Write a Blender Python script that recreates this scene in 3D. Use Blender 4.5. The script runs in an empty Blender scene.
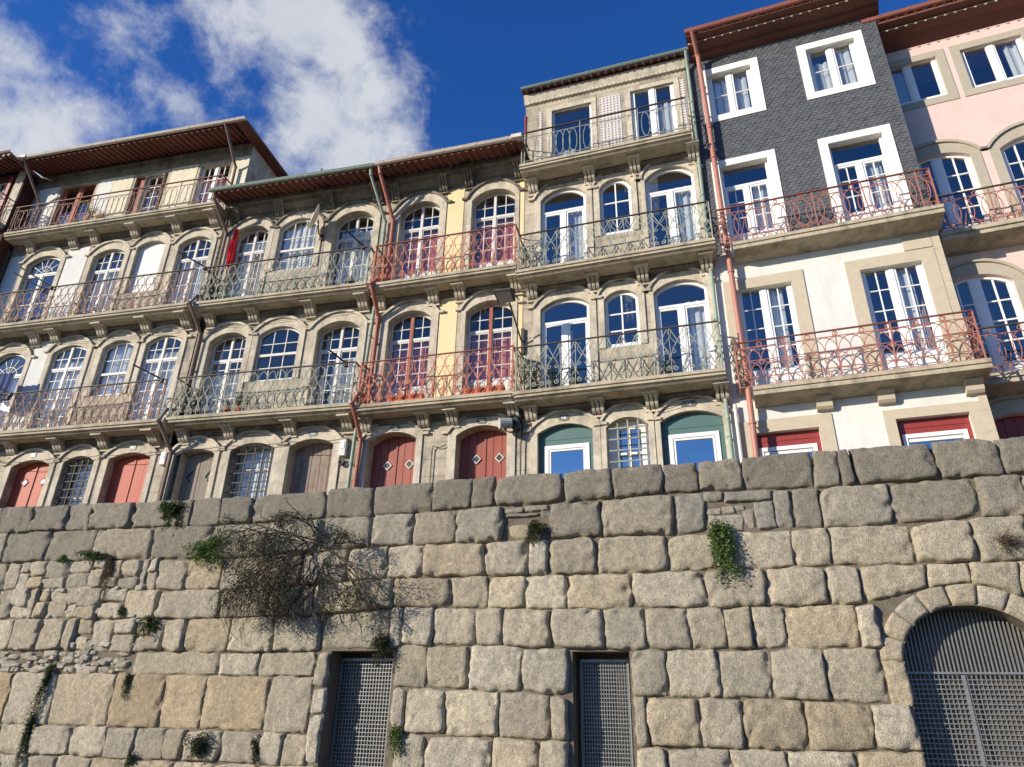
import bpy, math, random
from math import sin, cos, pi, radians, sqrt
from mathutils import Vector, Matrix, noise, geometry
random.seed(7)
D = bpy.data; SC = bpy.context.scene; COL = SC.collection
# ------------------------------------------------------------------ camera
def basis(p, r):
    f = Vector((0, cos(p), sin(p))); ri = Vector((1, 0, 0)); u = ri.cross(f)
    return ri*cos(r)+u*sin(r), u*cos(r)-ri*sin(r), f
CR, CU, CF = basis(radians(25.42), radians(1.23))
cam = D.objects.new('camera', D.cameras.new('camera')); COL.objects.link(cam)
m = Matrix((CR, CU, -CF)).transposed().to_4x4(); m.translation = (0, 0, 1.6)
cam.matrix_world = m
cam.data.sensor_width = 36; cam.data.lens = 700/1024*36; cam.data.clip_end = 6000
SC.camera = cam
SC.view_settings.view_transform = 'Standard'; SC.view_settings.look = 'None'
SC.view_settings.gamma = 1; SC.view_settings.use_curve_mapping = False
SC.view_settings.exposure = 0.28
SUN_TRAVEL = radians(65)     # plan angle of the light's travel, from +Y toward +X
SUN_EL = radians(18)
# ------------------------------------------------------------------ world: sky and clouds
W = D.worlds.new('World'); SC.world = W; W.use_nodes = True
nt = W.node_tree; N = nt.nodes; LK = nt.links
for n in list(N): N.remove(n)
def nd(tree, t, **k):
    n = tree.nodes.new(t)
    for a, b in k.items(): setattr(n, a, b)
    return n
out = nd(nt, 'ShaderNodeOutputWorld'); bg = nd(nt, 'ShaderNodeBackground'); bg.inputs[1].default_value = 0.062
sky = nd(nt, 'ShaderNodeTexSky', sky_type='NISHITA', sun_disc=False, sun_elevation=SUN_EL,
         sun_rotation=SUN_TRAVEL+pi, altitude=0, air_density=1.0, dust_density=0.05, ozone_density=3.0)
tc = nd(nt, 'ShaderNodeTexCoord')
def pxdir(x, y):
    return ((x-512)/700*CR+(383.5-y)/700*CU+CF).normalized()
def math_(tree, op, a=None, b=None, c=None):
    n = nd(tree, 'ShaderNodeMath', operation=op)
    for i, v in enumerate((a, b, c)):
        if v is None: continue
        if isinstance(v, (int, float)): n.inputs[i].default_value = v
        else: tree.links.new(v, n.inputs[i])
    return n.outputs[0]
no1 = nd(nt, 'ShaderNodeTexNoise'); no1.inputs['Scale'].default_value = 5.5; no1.inputs['Detail'].default_value = 8; no1.inputs['Roughness'].default_value = .62; no1.inputs['Distortion'].default_value = .15
LK.new(tc.outputs['Generated'], no1.inputs['Vector'])
no2 = nd(nt, 'ShaderNodeTexNoise'); no2.inputs['Scale'].default_value = 14; no2.inputs['Detail'].default_value = 9; no2.inputs['Roughness'].default_value = .66; no2.inputs['Distortion'].default_value = .2
LK.new(tc.outputs['Generated'], no2.inputs['Vector'])
mx = None
for (x, y, r, s) in [(285, 20, 90, 1), (315, 110, 90, 1), (345, 50, 72, 1), (335, 165, 75, 1), (225, 20, 45, .7), (250, 95, 50, .7), (190, 110, 32, .45),
                     (60, 135, 55, .8), (95, 120, 35, .6), (20, 110, 45, .6), (12, 45, 45, .7), (5, 10, 40, .5), (118, 42, 50, .45), (140, 90, 45, .35), (-60, 100, 90, .9), (-200, 20, 160, 1),
                     (200, -160, 120, .8)]:
    d = nd(nt, 'ShaderNodeVectorMath', operation='DOT_PRODUCT'); d.inputs[1].default_value = pxdir(x, y)
    LK.new(tc.outputs['Generated'], d.inputs[0])
    ang = math_(nt, 'ARCCOSINE', d.outputs['Value'])
    v = math_(nt, 'MULTIPLY', math_(nt, 'SUBTRACT', 1.0, math_(nt, 'DIVIDE', ang, r/700*1.25)), s)
    v = math_(nt, 'MAXIMUM', v, -0.6)
    mx = v if mx is None else math_(nt, 'MAXIMUM', mx, v)
nz = math_(nt, 'ADD', math_(nt, 'MULTIPLY', math_(nt, 'SUBTRACT', no1.outputs[0], .5), 2.3), math_(nt, 'MULTIPLY', math_(nt, 'SUBTRACT', no2.outputs[0], .5), 1.5))
cl = math_(nt, 'ADD', mx, nz)
mr = nd(nt, 'ShaderNodeMapRange', interpolation_type='SMOOTHSTEP'); LK.new(cl, mr.inputs[0])
mr.inputs[1].default_value = 0.0; mr.inputs[2].default_value = .85
cc = nd(nt, 'ShaderNodeMix', data_type='RGBA'); LK.new(no2.outputs[0], cc.inputs[0])
cc.inputs[6].default_value = (6.6, 7.2, 8.4, 1); cc.inputs[7].default_value = (10.6, 10.8, 11.2, 1)
mix = nd(nt, 'ShaderNodeMix', data_type='RGBA'); LK.new(math_(nt, 'MULTIPLY', mr.outputs[0], .93), mix.inputs[0])
hsv = nd(nt, 'ShaderNodeHueSaturation'); hsv.inputs['Saturation'].default_value = 1.3; hsv.inputs['Value'].default_value = 2.5; hsv.inputs['Hue'].default_value = .52
LK.new(sky.outputs[0], hsv.inputs['Color']); LK.new(hsv.outputs[0], mix.inputs[6]); LK.new(cc.outputs[2], mix.inputs[7])
LK.new(mix.outputs[2], bg.inputs[0]); LK.new(bg.outputs[0], out.inputs[0])
# ------------------------------------------------------------------ sun
sun = D.objects.new('sun', D.lights.new('sun', 'SUN')); COL.objects.link(sun)
sun.data.energy = 5.0; sun.data.angle = radians(.5); sun.data.color = (1, .91, .76)
tv = Vector((sin(SUN_TRAVEL)*cos(SUN_EL), cos(SUN_TRAVEL)*cos(SUN_EL), -sin(SUN_EL)))
sun.rotation_euler = tv.to_track_quat('-Z', 'Y').to_euler(); sun.location = (-20, -10, 30)
# ------------------------------------------------------------------ materials
MATS = {}
def mat(name, col, rough=.8, var=.15, scale=4, bump=.3, bscale=40, stain=None, stain_amt=.5, stain_scale=1.5, metal=0, spec=.5, attr=None, extra=None, bdist=.01):
    """procedural surface: colour varied by noise, blotchy stain of its own colour, fine bump"""
    if name in MATS: return MATS[name]
    M = D.materials.new(name); M.use_nodes = True; t = M.node_tree; b = t.nodes['Principled BSDF']
    b.inputs['Roughness'].default_value = rough; b.inputs['Metallic'].default_value = metal
    b.inputs['Specular IOR Level'].default_value = spec
    co = nd(t, 'ShaderNodeTexCoord')
    n1 = nd(t, 'ShaderNodeTexNoise'); n1.inputs['Scale'].default_value = scale; n1.inputs['Detail'].default_value = 6; n1.inputs['Roughness'].default_value = .65
    t.links.new(co.outputs['Object'], n1.inputs['Vector'])
    mp = nd(t, 'ShaderNodeMapRange'); mp.inputs[1].default_value = .3; mp.inputs[2].default_value = .7
    mp.inputs[3].default_value = 1-var; mp.inputs[4].default_value = 1+var
    t.links.new(n1.outputs[0], mp.inputs[0])
    base = nd(t, 'ShaderNodeRGB'); base.outputs[0].default_value = (*col, 1); src = base.outputs[0]
    if attr:
        a = nd(t, 'ShaderNodeAttribute', attribute_name=attr); src = a.outputs['Color']
    vm = nd(t, 'ShaderNodeVectorMath', operation='SCALE'); t.links.new(src, vm.inputs[0]); t.links.new(mp.outputs[0], vm.inputs['Scale'])
    src = vm.outputs[0]
    if stain:
        n2 = nd(t, 'ShaderNodeTexNoise'); n2.inputs['Scale'].default_value = stain_scale; n2.inputs['Detail'].default_value = 9; n2.inputs['Roughness'].default_value = .72
        mpp = nd(t, 'ShaderNodeMapping'); mpp.inputs['Scale'].default_value = (1, 1, .55); mpp.inputs['Location'].default_value = (3.1, 1.7, .4)
        t.links.new(co.outputs['Object'], mpp.inputs[0]); t.links.new(mpp.outputs[0], n2.inputs['Vector'])
        m2 = nd(t, 'ShaderNodeMapRange'); m2.inputs[1].default_value = .47; m2.inputs[2].default_value = .72; m2.inputs[4].default_value = stain_amt
        t.links.new(n2.outputs[0], m2.inputs[0])
        mi = nd(t, 'ShaderNodeMix', data_type='RGBA'); t.links.new(m2.outputs[0], mi.inputs[0]); t.links.new(src, mi.inputs[6]); mi.inputs[7].default_value = (*stain, 1)
        src = mi.outputs[2]
    if extra: src = extra(t, co, src)
    t.links.new(src, b.inputs['Base Color'])
    if bump:
        n3 = nd(t, 'ShaderNodeTexNoise'); n3.inputs['Scale'].default_value = bscale; n3.inputs['Detail'].default_value = 5; n3.inputs['Roughness'].default_value = .7
        t.links.new(co.outputs['Object'], n3.inputs['Vector'])
        bp = nd(t, 'ShaderNodeBump'); bp.inputs['Strength'].default_value = bump; bp.inputs['Distance'].default_value = bdist
        t.links.new(n3.outputs[0], bp.inputs['Height']); t.links.new(bp.outputs[0], b.inputs['Normal'])
    MATS[name] = M; return M
def speckle(amt, c, sc=90, lo=.62, hi=.7):
    def f(t, co, src):
        n = nd(t, 'ShaderNodeTexNoise'); n.inputs['Scale'].default_value = sc; n.inputs['Detail'].default_value = 3
        t.links.new(co.outputs['Object'], n.inputs['Vector'])
        m = nd(t, 'ShaderNodeMapRange'); m.inputs[1].default_value = lo; m.inputs[2].default_value = hi; m.inputs[4].default_value = amt
        t.links.new(n.outputs[0], m.inputs[0])
        mi = nd(t, 'ShaderNodeMix', data_type='RGBA'); t.links.new(m.outputs[0], mi.inputs[0]); t.links.new(src, mi.inputs[6]); mi.inputs[7].default_value = (*c, 1)
        return mi.outputs[2]
    return f
def streaks(amt, c, sx=9, sz=.6, lo=.52, hi=.7):
    def f(t, co, src):
        mp = nd(t, 'ShaderNodeMapping'); mp.inputs['Scale'].default_value = (sx, sx, sz)
        n = nd(t, 'ShaderNodeTexNoise'); n.inputs['Scale'].default_value = 1; n.inputs['Detail'].default_value = 6; n.inputs['Roughness'].default_value = .7
        t.links.new(co.outputs['Object'], mp.inputs[0]); t.links.new(mp.outputs[0], n.inputs['Vector'])
        m = nd(t, 'ShaderNodeMapRange'); m.inputs[1].default_value = lo; m.inputs[2].default_value = hi; m.inputs[4].default_value = amt
        t.links.new(n.outputs[0], m.inputs[0])
        mi = nd(t, 'ShaderNodeMix', data_type='RGBA'); t.links.new(m.outputs[0], mi.inputs[0]); t.links.new(src, mi.inputs[6]); mi.inputs[7].default_value = (*c, 1)
        return mi.outputs[2]
    return f
def joints(c, amt=.7, bw=.75, rh=.42, ms=.012):
    def f(t, co, src):
        mp = nd(t, 'ShaderNodeMapping'); mp.inputs['Rotation'].default_value = (radians(-90), 0, 0)
        br = nd(t, 'ShaderNodeTexBrick'); br.inputs['Scale'].default_value = 1; br.inputs['Brick Width'].default_value = bw; br.inputs['Row Height'].default_value = rh
        br.inputs['Mortar Size'].default_value = ms; br.inputs['Mortar Smooth'].default_value = .4
        br.inputs['Color1'].default_value = (.85, .85, .85, 1); br.inputs['Color2'].default_value = (1, 1, 1, 1); br.inputs['Mortar'].default_value = (*c, 1)
        t.links.new(co.outputs['Object'], mp.inputs[0]); t.links.new(mp.outputs[0], br.inputs['Vector'])
        mi = nd(t, 'ShaderNodeMix', data_type='RGBA', blend_type='MULTIPLY'); mi.inputs[0].default_value = amt
        t.links.new(src, mi.inputs[6]); t.links.new(br.outputs['Color'], mi.inputs[7])
        return streaks(.75, (.085, .075, .055), 5, .8, .54, .74)(t, co, mi.outputs[2])
    return f
ASH = mat('ashlar_stone', (.50, .43, .32), .9, .25, 3, .6, 55, stain=(.12, .105, .08), stain_amt=.85, stain_scale=1.3, extra=joints((.45, .43, .4)))
SUR = mat('dressed_stone', (.58, .505, .39), .9, .2, 5, .5, 60, stain=(.15, .13, .10), stain_amt=.75, stain_scale=1.8, extra=streaks(.35, (.2, .17, .12)))
DIRTY = mat('weathered_stone', (.23, .195, .145), .95, .3, 5, .7, 45, stain=(.045, .042, .032), stain_amt=.9, stain_scale=1.6, extra=streaks(.55, (.07, .062, .045), 6, 1.0))  # black-stained stone; also colours the painted shade band under balcony slabs
SLAB = mat('balcony_stone', (.48, .405, .29), .9, .16, 5, .5, 50, stain=(.10, .09, .05), stain_amt=.85, stain_scale=2.6, extra=streaks(.3, (.1, .09, .05), 5, 5))
CREAM = mat('cream_plaster', (.72, .655, .49), .9, .07, 2, .2, 30, stain=(.42, .36, .24), stain_amt=.5)
WHITEP = mat('white_plaster', (.70, .69, .64), .9, .05, 2, .2, 30, stain=(.50, .48, .43), stain_amt=.45, extra=streaks(.3, (.42, .40, .34), 6, .5, .5, .75))
YELLOW = mat('yellow_plaster', (.78, .63, .36), .9, .06, 2, .2, 30, stain=(.58, .42, .2), stain_amt=.4)
PINK = mat('pink_plaster', (.72, .52, .46), .85, .04, 1.5, .12, 60, stain=(.64, .41, .34), stain_amt=.5, extra=streaks(.25, (.52, .36, .31), 6, .5, .5, .75))
DKRED = mat('oxblood_plaster', (.06, .018, .014), .9, .15, 3, .3, 30)
STONE5 = mat('clean_beige_stone', (.52, .44, .325), .85, .08, 6, .25, 90, extra=speckle(.35, (.36, .3, .22), 60))
STONE6 = mat('grey_beige_stone', (.42, .37, .285), .85, .08, 6, .25, 90, extra=speckle(.3, (.3, .26, .2), 60))
WPAINT = mat('white_paint', (.80, .79, .76), .45, .03, 4, .05, 40)
WPAINT2 = mat('aged_white_paint', (.66, .64, .60), .6, .1, 8, .15, 40, stain=(.42, .38, .33), stain_amt=.4, stain_scale=6)
WSUR = mat('white_painted_stone', (.80, .78, .72), .8, .04, 4, .2, 60, stain=(.66, .62, .54), stain_amt=.3)
REDF = mat('brown_red_paint', (.20, .055, .035), .6, .12, 5, .1, 40)
REDF2 = mat('faded_red_paint', (.36, .10, .06), .7, .15, 6, .15, 40)
REDD = mat('red_door_paint', (.29, .062, .036), .6, .10, 4, .2, 20, stain=(.30, .12, .09), stain_amt=.45, stain_scale=3, extra=streaks(.3, (.42, .17, .13), 12, .8))
REDO = mat('bright_red_door_paint', (.42, .062, .02), .6, .06, 3, .15, 20, extra=streaks(.3, (.26, .05, .025), 14, .7))
WOODG = mat('grey_wood', (.27, .225, .18), .85, .12, 4, .35, 25, extra=streaks(.6, (.12, .09, .07), 22, .7, .5, .62))
WOODF = mat('flaking_wood', (.30, .25, .20), .9, .15, 4, .4, 25, stain=(.30, .10, .07), stain_amt=.9, stain_scale=7, extra=streaks(.6, (.10, .08, .06), 20, .8, .5, .62))
GREEN = mat('dark_green_paint', (.075, .15, .14), .55, .06, 3, .08, 30)
REDM = mat('maroon_paint', (.27, .035, .028), .5, .06, 3, .05, 30)
SLATE = None
TILE = mat('clay_tile', (.22, .10, .07), .85, .25, 7, .4, 40, stain=(.10, .07, .05), stain_amt=.6, stain_scale=4)
TILEP = mat('pale_clay_tile', (.50, .36, .26), .9, .2, 9, .4, 40, stain=(.3, .24, .18), stain_amt=.6, stain_scale=5)
SOFF = mat('russet_soffit', (.17, .062, .042), .75, .12, 4, .2, 30, extra=streaks(.3, (.1, .04, .025), 14, 14))
GUTP = mat('beige_gutter_metal', (.66, .58, .49), .6, .12, 5, .1, 30, stain=(.5, .33, .25), stain_amt=.4, stain_scale=2)
GUTG = mat('green_gutter_metal', (.25, .33, .26), .6, .12, 5, .1, 30, stain=(.36, .35, .28), stain_amt=.7, stain_scale=3)
GUTR = mat('salmon_gutter_metal', (.42, .15, .105), .55, .08, 4, .08, 30, stain=(.25, .09, .06), stain_amt=.4, stain_scale=3)
PIPEB = mat('brown_pipe_metal', (.20, .13, .10), .6, .15, 5, .1, 30, stain=(.32, .27, .22), stain_amt=.6, stain_scale=3)
PIPER = mat('rust_red_pipe', (.38, .125, .085), .55, .1, 5, .08, 30)
PIPES = mat('salmon_pipe', (.42, .175, .13), .55, .06, 5, .06, 30, stain=(.35, .13, .09), stain_amt=.5, stain_scale=3)
IRONG = mat('pale_green_iron', (.32, .34, .27), .75, .2, 14, .3, 60, stain=(.16, .10, .06), stain_amt=.8, stain_scale=7)
IRONB = mat('rusty_iron', (.34, .21, .15), .8, .2, 12, .3, 60, stain=(.16, .07, .04), stain_amt=.8, stain_scale=5)
IRONR = mat('red_oxide_iron', (.52, .165, .095), .75, .15, 12, .3, 60, stain=(.25, .08, .05), stain_amt=.6, stain_scale=5)
IRONS = mat('salmon_iron', (.38, .145, .095), .7, .1, 12, .2, 60, stain=(.34, .12, .08), stain_amt=.5, stain_scale=5)
IROND = mat('dark_iron', (.06, .045, .035), .7, .2, 12, .2, 60)
GALV = mat('galvanised_steel', (.30, .305, .30), .5, .2, 20, .1, 60, metal=.55)
BLACK = mat('black_plastic', (.02, .02, .022), .5, .1, 5, .05, 30)
GREYP = mat('grey_plastic', (.42, .42, .41), .5, .05, 5, .05, 30)
DISHM = mat('dish_paint', (.72, .68, .6), .5, .05, 5, .05, 30)
REDC = mat('red_cloth', (.62, .03, .035), .9, .1, 8, .2, 60)
BLUEC = mat('navy_cloth', (.04, .06, .16), .9, .1, 8, .2, 60)
CURT = mat('white_curtain', (.72, .72, .70), .95, .05, 8, .1, 60)
CURTR = mat('rose_curtain', (.55, .18, .16), .95, .2, 10, .1, 60)
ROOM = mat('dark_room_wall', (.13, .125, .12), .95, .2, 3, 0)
PANELW = mat('white_blind_panel', (.74, .73, .70), .8, .02, 4, .05, 40)
MORT = mat('lime_mortar', (.17, .14, .10), .95, .3, 6, .8, 30, stain=(.12, .10, .07), stain_amt=.6, stain_scale=2, bdist=.03)
def grain(t, co, src):
    s1 = speckle(.6, (.11, .10, .085), 60, .53, .62)(t, co, src)
    s2 = speckle(.45, (.60, .56, .48), 85, .56, .64)(t, co, s1)
    s3 = speckle(.5, (.17, .15, .12), 9, .55, .75)(t, co, s2)
    return streaks(.35, (.14, .13, .10), 5, 2.2, .55, .72)(t, co, s3)
GRAN = mat('granite_block', (.4, .35, .28), .95, .3, 14, 1.0, 48, attr='tint', stain=(.15, .135, .105), stain_amt=.42, stain_scale=2.6, extra=grain, bdist=.04)
PLATE = mat('grey_enamel', (.16, .17, .15), .5, .1, 10, .05, 40)
PAVE = mat('quay_paving', (.075, .07, .06), .9, .15, 3, .4, 20)
STRT = mat('street_paving', (.10, .09, .08), .9, .15, 3, .4, 20)
BLUET = mat('azulejo', (.6, .58, .54), .4, .05, 5, .05, 30)
POT = mat('terracotta_pot', (.55, .17, .08), .85, .1, 8, .2, 40)
FLOWER = mat('orange_planter', (.60, .16, .07), .7, .15, 8, .2, 40)
SOIL = mat('soil', (.05, .035, .025), 1, .3, 20, .5, 40)
def leafmat(name, c, c2):
    M = D.materials.new(name); M.use_nodes = True; t = M.node_tree; b = t.nodes['Principled BSDF']
    b.inputs['Roughness'].default_value = .65; b.inputs['Specular IOR Level'].default_value = .3
    co = nd(t, 'ShaderNodeTexCoord'); n = nd(t, 'ShaderNodeTexNoise'); n.inputs['Scale'].default_value = 23; n.inputs['Detail'].default_value = 2
    t.links.new(co.outputs['Object'], n.inputs['Vector'])
    m = nd(t, 'ShaderNodeMapRange'); m.inputs[1].default_value = .4; m.inputs[2].default_value = .6; t.links.new(n.outputs[0], m.inputs[0])
    mi = nd(t, 'ShaderNodeMix', data_type='RGBA'); t.links.new(m.outputs[0], mi.inputs[0]); mi.inputs[6].default_value = (*c, 1); mi.inputs[7].default_value = (*c2, 1)
    t.links.new(mi.outputs[2], b.inputs['Base Color'])
    tr = nd(t, 'ShaderNodeBsdfTranslucent'); t.links.new(mi.outputs[2], tr.inputs[0])
    ms = nd(t, 'ShaderNodeMixShader'); ms.inputs[0].default_value = .25
    t.links.new(b.outputs[0], ms.inputs[1]); t.links.new(tr.outputs[0], ms.inputs[2]); t.links.new(ms.outputs[0], t.nodes['Material Output'].inputs[0])
    return M
LEAFG = leafmat('fresh_leaf', (.07, .13, .025), (.14, .20, .05))
LEAFD = leafmat('dark_leaf', (.03, .06, .018), (.07, .10, .03))
LEAFO = leafmat('olive_leaf', (.05, .062, .02), (.025, .03, .012))
LEAFB = leafmat('dry_leaf', (.13, .085, .045), (.07, .045, .03))
TWIG = mat('twig_bark', (.055, .04, .03), .9, .2, 20, .3, 60)
def glassmat(name, tint, base=.06, mul=1.3, transp=1.0, rough=0.0):
    M = D.materials.new(name); M.use_nodes = True; t = M.node_tree
    for n in list(t.nodes): t.nodes.remove(n)
    o = nd(t, 'ShaderNodeOutputMaterial'); g = nd(t, 'ShaderNodeBsdfGlossy'); g.inputs['Roughness'].default_value = rough; g.inputs['Color'].default_value = (1, .97, .9, 1)
    tr = nd(t, 'ShaderNodeBsdfTransparent'); tr.inputs[0].default_value = (*tint, 1)
    fr = nd(t, 'ShaderNodeLayerWeight'); fr.inputs[0].default_value = .5
    co = nd(t, 'ShaderNodeTexCoord'); n = nd(t, 'ShaderNodeTexNoise'); n.inputs['Scale'].default_value = 1.6; n.inputs['Detail'].default_value = 2
    t.links.new(co.outputs['Object'], n.inputs['Vector'])
    bp = nd(t, 'ShaderNodeBump'); bp.inputs['Strength'].default_value = .25; bp.inputs['Distance'].default_value = .02; t.links.new(n.outputs[0], bp.inputs['Height'])
    t.links.new(bp.outputs[0], g.inputs['Normal'])
    f = math_(t, 'MINIMUM', math_(t, 'ADD', math_(t, 'MULTIPLY', math_(t, 'POWER', fr.outputs[1], 3.0), mul), base), .95)
    ms = nd(t, 'ShaderNodeMixShader'); t.links.new(f, ms.inputs[0]); t.links.new(tr.outputs[0], ms.inputs[1]); t.links.new(g.outputs[0], ms.inputs[2])
    t.links.new(ms.outputs[0], o.inputs[0]); return M
GLASS = glassmat('window_glass', (.90, .92, .92), .11, 1.5)
GLASS2 = glassmat('newer_window_glass', (.84, .88, .90), .22, 1.6)
GLASSM = glassmat('mirrored_glass', (.25, .28, .32), .55, 1.5)
def slate_mat():
    M = mat('slate_scales', (.10, .104, .112), .72, .3, 5, 0, 40)
    t = M.node_tree; b = t.nodes['Principled BSDF']; b.inputs['Specular IOR Level'].default_value = .35
    co = nd(t, 'ShaderNodeTexCoord')
    n3 = nd(t, 'ShaderNodeTexNoise'); n3.inputs['Scale'].default_value = 30; n3.inputs['Detail'].default_value = 5
    t.links.new(co.outputs['Object'], n3.inputs['Vector'])
    bp = nd(t, 'ShaderNodeBump'); bp.inputs['Strength'].default_value = .6; bp.inputs['Distance'].default_value = .01
    t.links.new(n3.outputs[0], bp.inputs['Height']); t.links.new(bp.outputs[0], b.inputs['Normal'])
    return M
SLATE = slate_mat()
# ------------------------------------------------------------------ mesh builder
STREET = 4.9
class MB:
    def __init__(s, zo=0.0): s.v = []; s.f = []; s.zo = zo; s.col = []; s.smooth = False
    def add(s, vs, fs):
        o = len(s.v); s.v += [(x, y, z-s.zo) for x, y, z in vs]; s.f += [tuple(i+o for i in f) for f in fs]
    def box(s, x0, x1, y0, y1, z0, z1):
        s.add([(x0, y0, z0), (x1, y0, z0), (x1, y1, z0), (x0, y1, z0), (x0, y0, z1), (x1, y0, z1), (x1, y1, z1), (x0, y1, z1)],
              [(0, 3, 2, 1), (4, 5, 6, 7), (0, 1, 5, 4), (1, 2, 6, 5), (2, 3, 7, 6), (3, 0, 4, 7)])
    def prism(s, poly, y0, y1):          # polygon in XZ (counter-clockwise seen from -Y), extruded along Y
        n = len(poly)
        tri = geometry.tessellate_polygon([[Vector((x, z, 0)) for x, z in poly]])
        vs = [(x, y0, z) for x, z in poly]+[(x, y1, z) for x, z in poly]
        fs = [tuple(t) for t in tri]+[tuple(i+n for i in t[::-1]) for t in tri]
        fs += [(i, (i+1) % n, (i+1) % n+n, i+n) for i in range(n)]
        s.add(vs, fs)
    def strip(s, a, b, y0, y1):          # band between two equal-length XZ polylines, thick y0..y1
        for i in range(len(a)-1):
            q = [a[i], a[i+1], b[i+1], b[i]]
            s.add([(x, y0, z) for x, z in q]+[(x, y1, z) for x, z in q], [(0, 1, 2, 3), (7, 6, 5, 4), (0, 4, 5, 1), (2, 6, 7, 3), (1, 5, 6, 2), (3, 7, 4, 0)])
    def prof(s, pts, x0, x1):            # YZ profile extruded along X
        n = len(pts)
        vs = [(x0, y, z) for y, z in pts]+[(x1, y, z) for y, z in pts]
        tri = geometry.tessellate_polygon([[Vector((y, z, 0)) for y, z in pts]])
        fs = [tuple(t) for t in tri]+[tuple(i+n for i in t[::-1]) for t in tri]+[(i, i+n, (i+1) % n+n, (i+1) % n) for i in range(n)]
        s.add(vs, fs)
    def tube(s, pts, r, n=8, closed=False, r2=None):
        pts = [Vector(p) for p in pts]; k = len(pts); vs = []; fs = []
        up = None
        for i, p in enumerate(pts):
            a = pts[i-1] if (i > 0 or closed) else pts[i]; b = pts[(i+1) % k] if (i < k-1 or closed) else pts[i]
            d = (b-a)
            if d.length < 1e-9: d = Vector((0, 0, 1))
            d.normalize()
            if up is None:
                up = d.orthogonal().normalized() if abs(d.y) > .9 else Vector((0, 1, 0)).cross(d).normalized()
            up = (up-d*up.dot(d))
            if up.length < 1e-6: up = d.orthogonal()
            up.normalize(); w = d.cross(up)
            rr = r if r2 is None else r+(r2-r)*i/max(1, k-1)
            for j in range(n):
                t = 2*pi*(j+.5)/n; q = p+(up*cos(t)+w*sin(t))*rr; vs.append(tuple(q))
        m_ = k if closed else k-1
        for i in range(m_):
            for j in range(n):
                a = i*n+j; b = i*n+(j+1) % n; c = ((i+1) % k)*n+(j+1) % n; d_ = ((i+1) % k)*n+j
                fs.append((a, b, c, d_))
        if not closed:
            fs.append(tuple(range(n))[::-1]); fs.append(tuple((k-1)*n+j for j in range(n)))
        s.add(vs, fs)
    def lathe(s, prof, c, n=16):         # (r, z) rings about a vertical axis
        vs = []; fs = []
        for r, z in prof:
            for j in range(n): vs.append((c[0]+r*cos(2*pi*j/n), c[1]+r*sin(2*pi*j/n), c[2]+z))
        for i in range(len(prof)-1):
            for j in range(n): fs.append((i*n+j, i*n+(j+1) % n, (i+1)*n+(j+1) % n, (i+1)*n+j))
        fs.append(tuple(range(n))[::-1]); fs.append(tuple((len(prof)-1)*n+j for j in range(n)))
        s.add(vs, fs)
    def build(s, name, m, parent=None, smooth=False, label=None, bevel=0):
        me = D.meshes.new(name); me.from_pydata(s.v, [], s.f); me.update()
        if s.col:
            at = me.color_attributes.new('tint', 'FLOAT_COLOR', 'POINT')
            fl = []
            for c in s.col: fl += [c[0], c[1], c[2], 1]
            at.data.foreach_set('color', fl)
        if smooth:
            me.polygons.foreach_set('use_smooth', [True]*len(me.polygons))
        me.materials.append(m)
        o = D.objects.new(name, me); COL.objects.link(o)
        if parent: o.parent = parent
        if label: o['label'] = label
        if bevel:
            md = o.modifiers.new('bevel', 'BEVEL'); md.width = bevel; md.segments = 2; md.limit_method = 'ANGLE'
        return o
def thing(name, label, cat, loc=(0, 0, 0), rz=0, group=None):
    o = D.objects.new(name, None); COL.objects.link(o); o.location = loc; o.rotation_euler = (0, 0, rz)
    o['label'] = label; o['category'] = cat
    if group: o['group'] = group
    return o
def tag(o, label=None, cat=None, group=None, kind=None):
    if label: o['label'] = label
    if cat: o['category'] = cat
    if group: o['group'] = group
    if kind: o['kind'] = kind
    return o
def arcpts(s0, s1, zs, zc, n=12):
    """segmental arch from (s0,zs) over crown zc to (s1,zs), left to right"""
    h = zc-zs
    if h < .01: return [(s0+(s1-s0)*i/n, zs) for i in range(n+1)]
    w = (s1-s0)/2; R = (w*w+h*h)/(2*h); cx = (s0+s1)/2; cz = zc-R
    return [(s0+(s1-s0)*i/n, cz+sqrt(max(0, R*R-(s0+(s1-s0)*i/n-cx)**2))) for i in range(n+1)]
def opening(s0, s1, zb, zs, zc, n=12):
    return [(s0, zb), (s1, zb)]+arcpts(s0, s1, zs, zc, n)[::-1]
def face_with_holes(mb, outer, holes, y=0.0):
    loops = [[Vector((x, z, 0)) for x, z in outer]]+[[Vector((x, z, 0)) for x, z in h[::-1]] for h in holes]
    flat = [p for l in loops for p in l]
    tri = geometry.tessellate_polygon(loops)
    fs = []
    for t in tri:
        a, b, c = (flat[i] for i in t)
        fs.append(tuple(t) if (b-a).cross(c-a).z > 0 else tuple(t[::-1]))
    mb.add([(p.x, y, p.y) for p in flat], fs)
def reveals(mb, hole, d, y=0.0):
    n = len(hole)
    mb.add([(x, y, z) for x, z in hole]+[(x, y+d, z) for x, z in hole], [(i, (i+1) % n, (i+1) % n+n, i+n)[::-1] for i in range(n)])
def comb(mb, x0, n, pitch, w, y0, y1, z0, z1, zr):
    P = [(x0, zr)]
    for i in range(n): P += [(x0+i*pitch, z0), (x0+i*pitch+w, z0), (x0+i*pitch+w, z1), (x0+(i+1)*pitch, z1)]
    P += [(x0+n*pitch, zr)]; P = P[:1]+P[1:]
    mb.prism(P, y0, y1)
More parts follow.
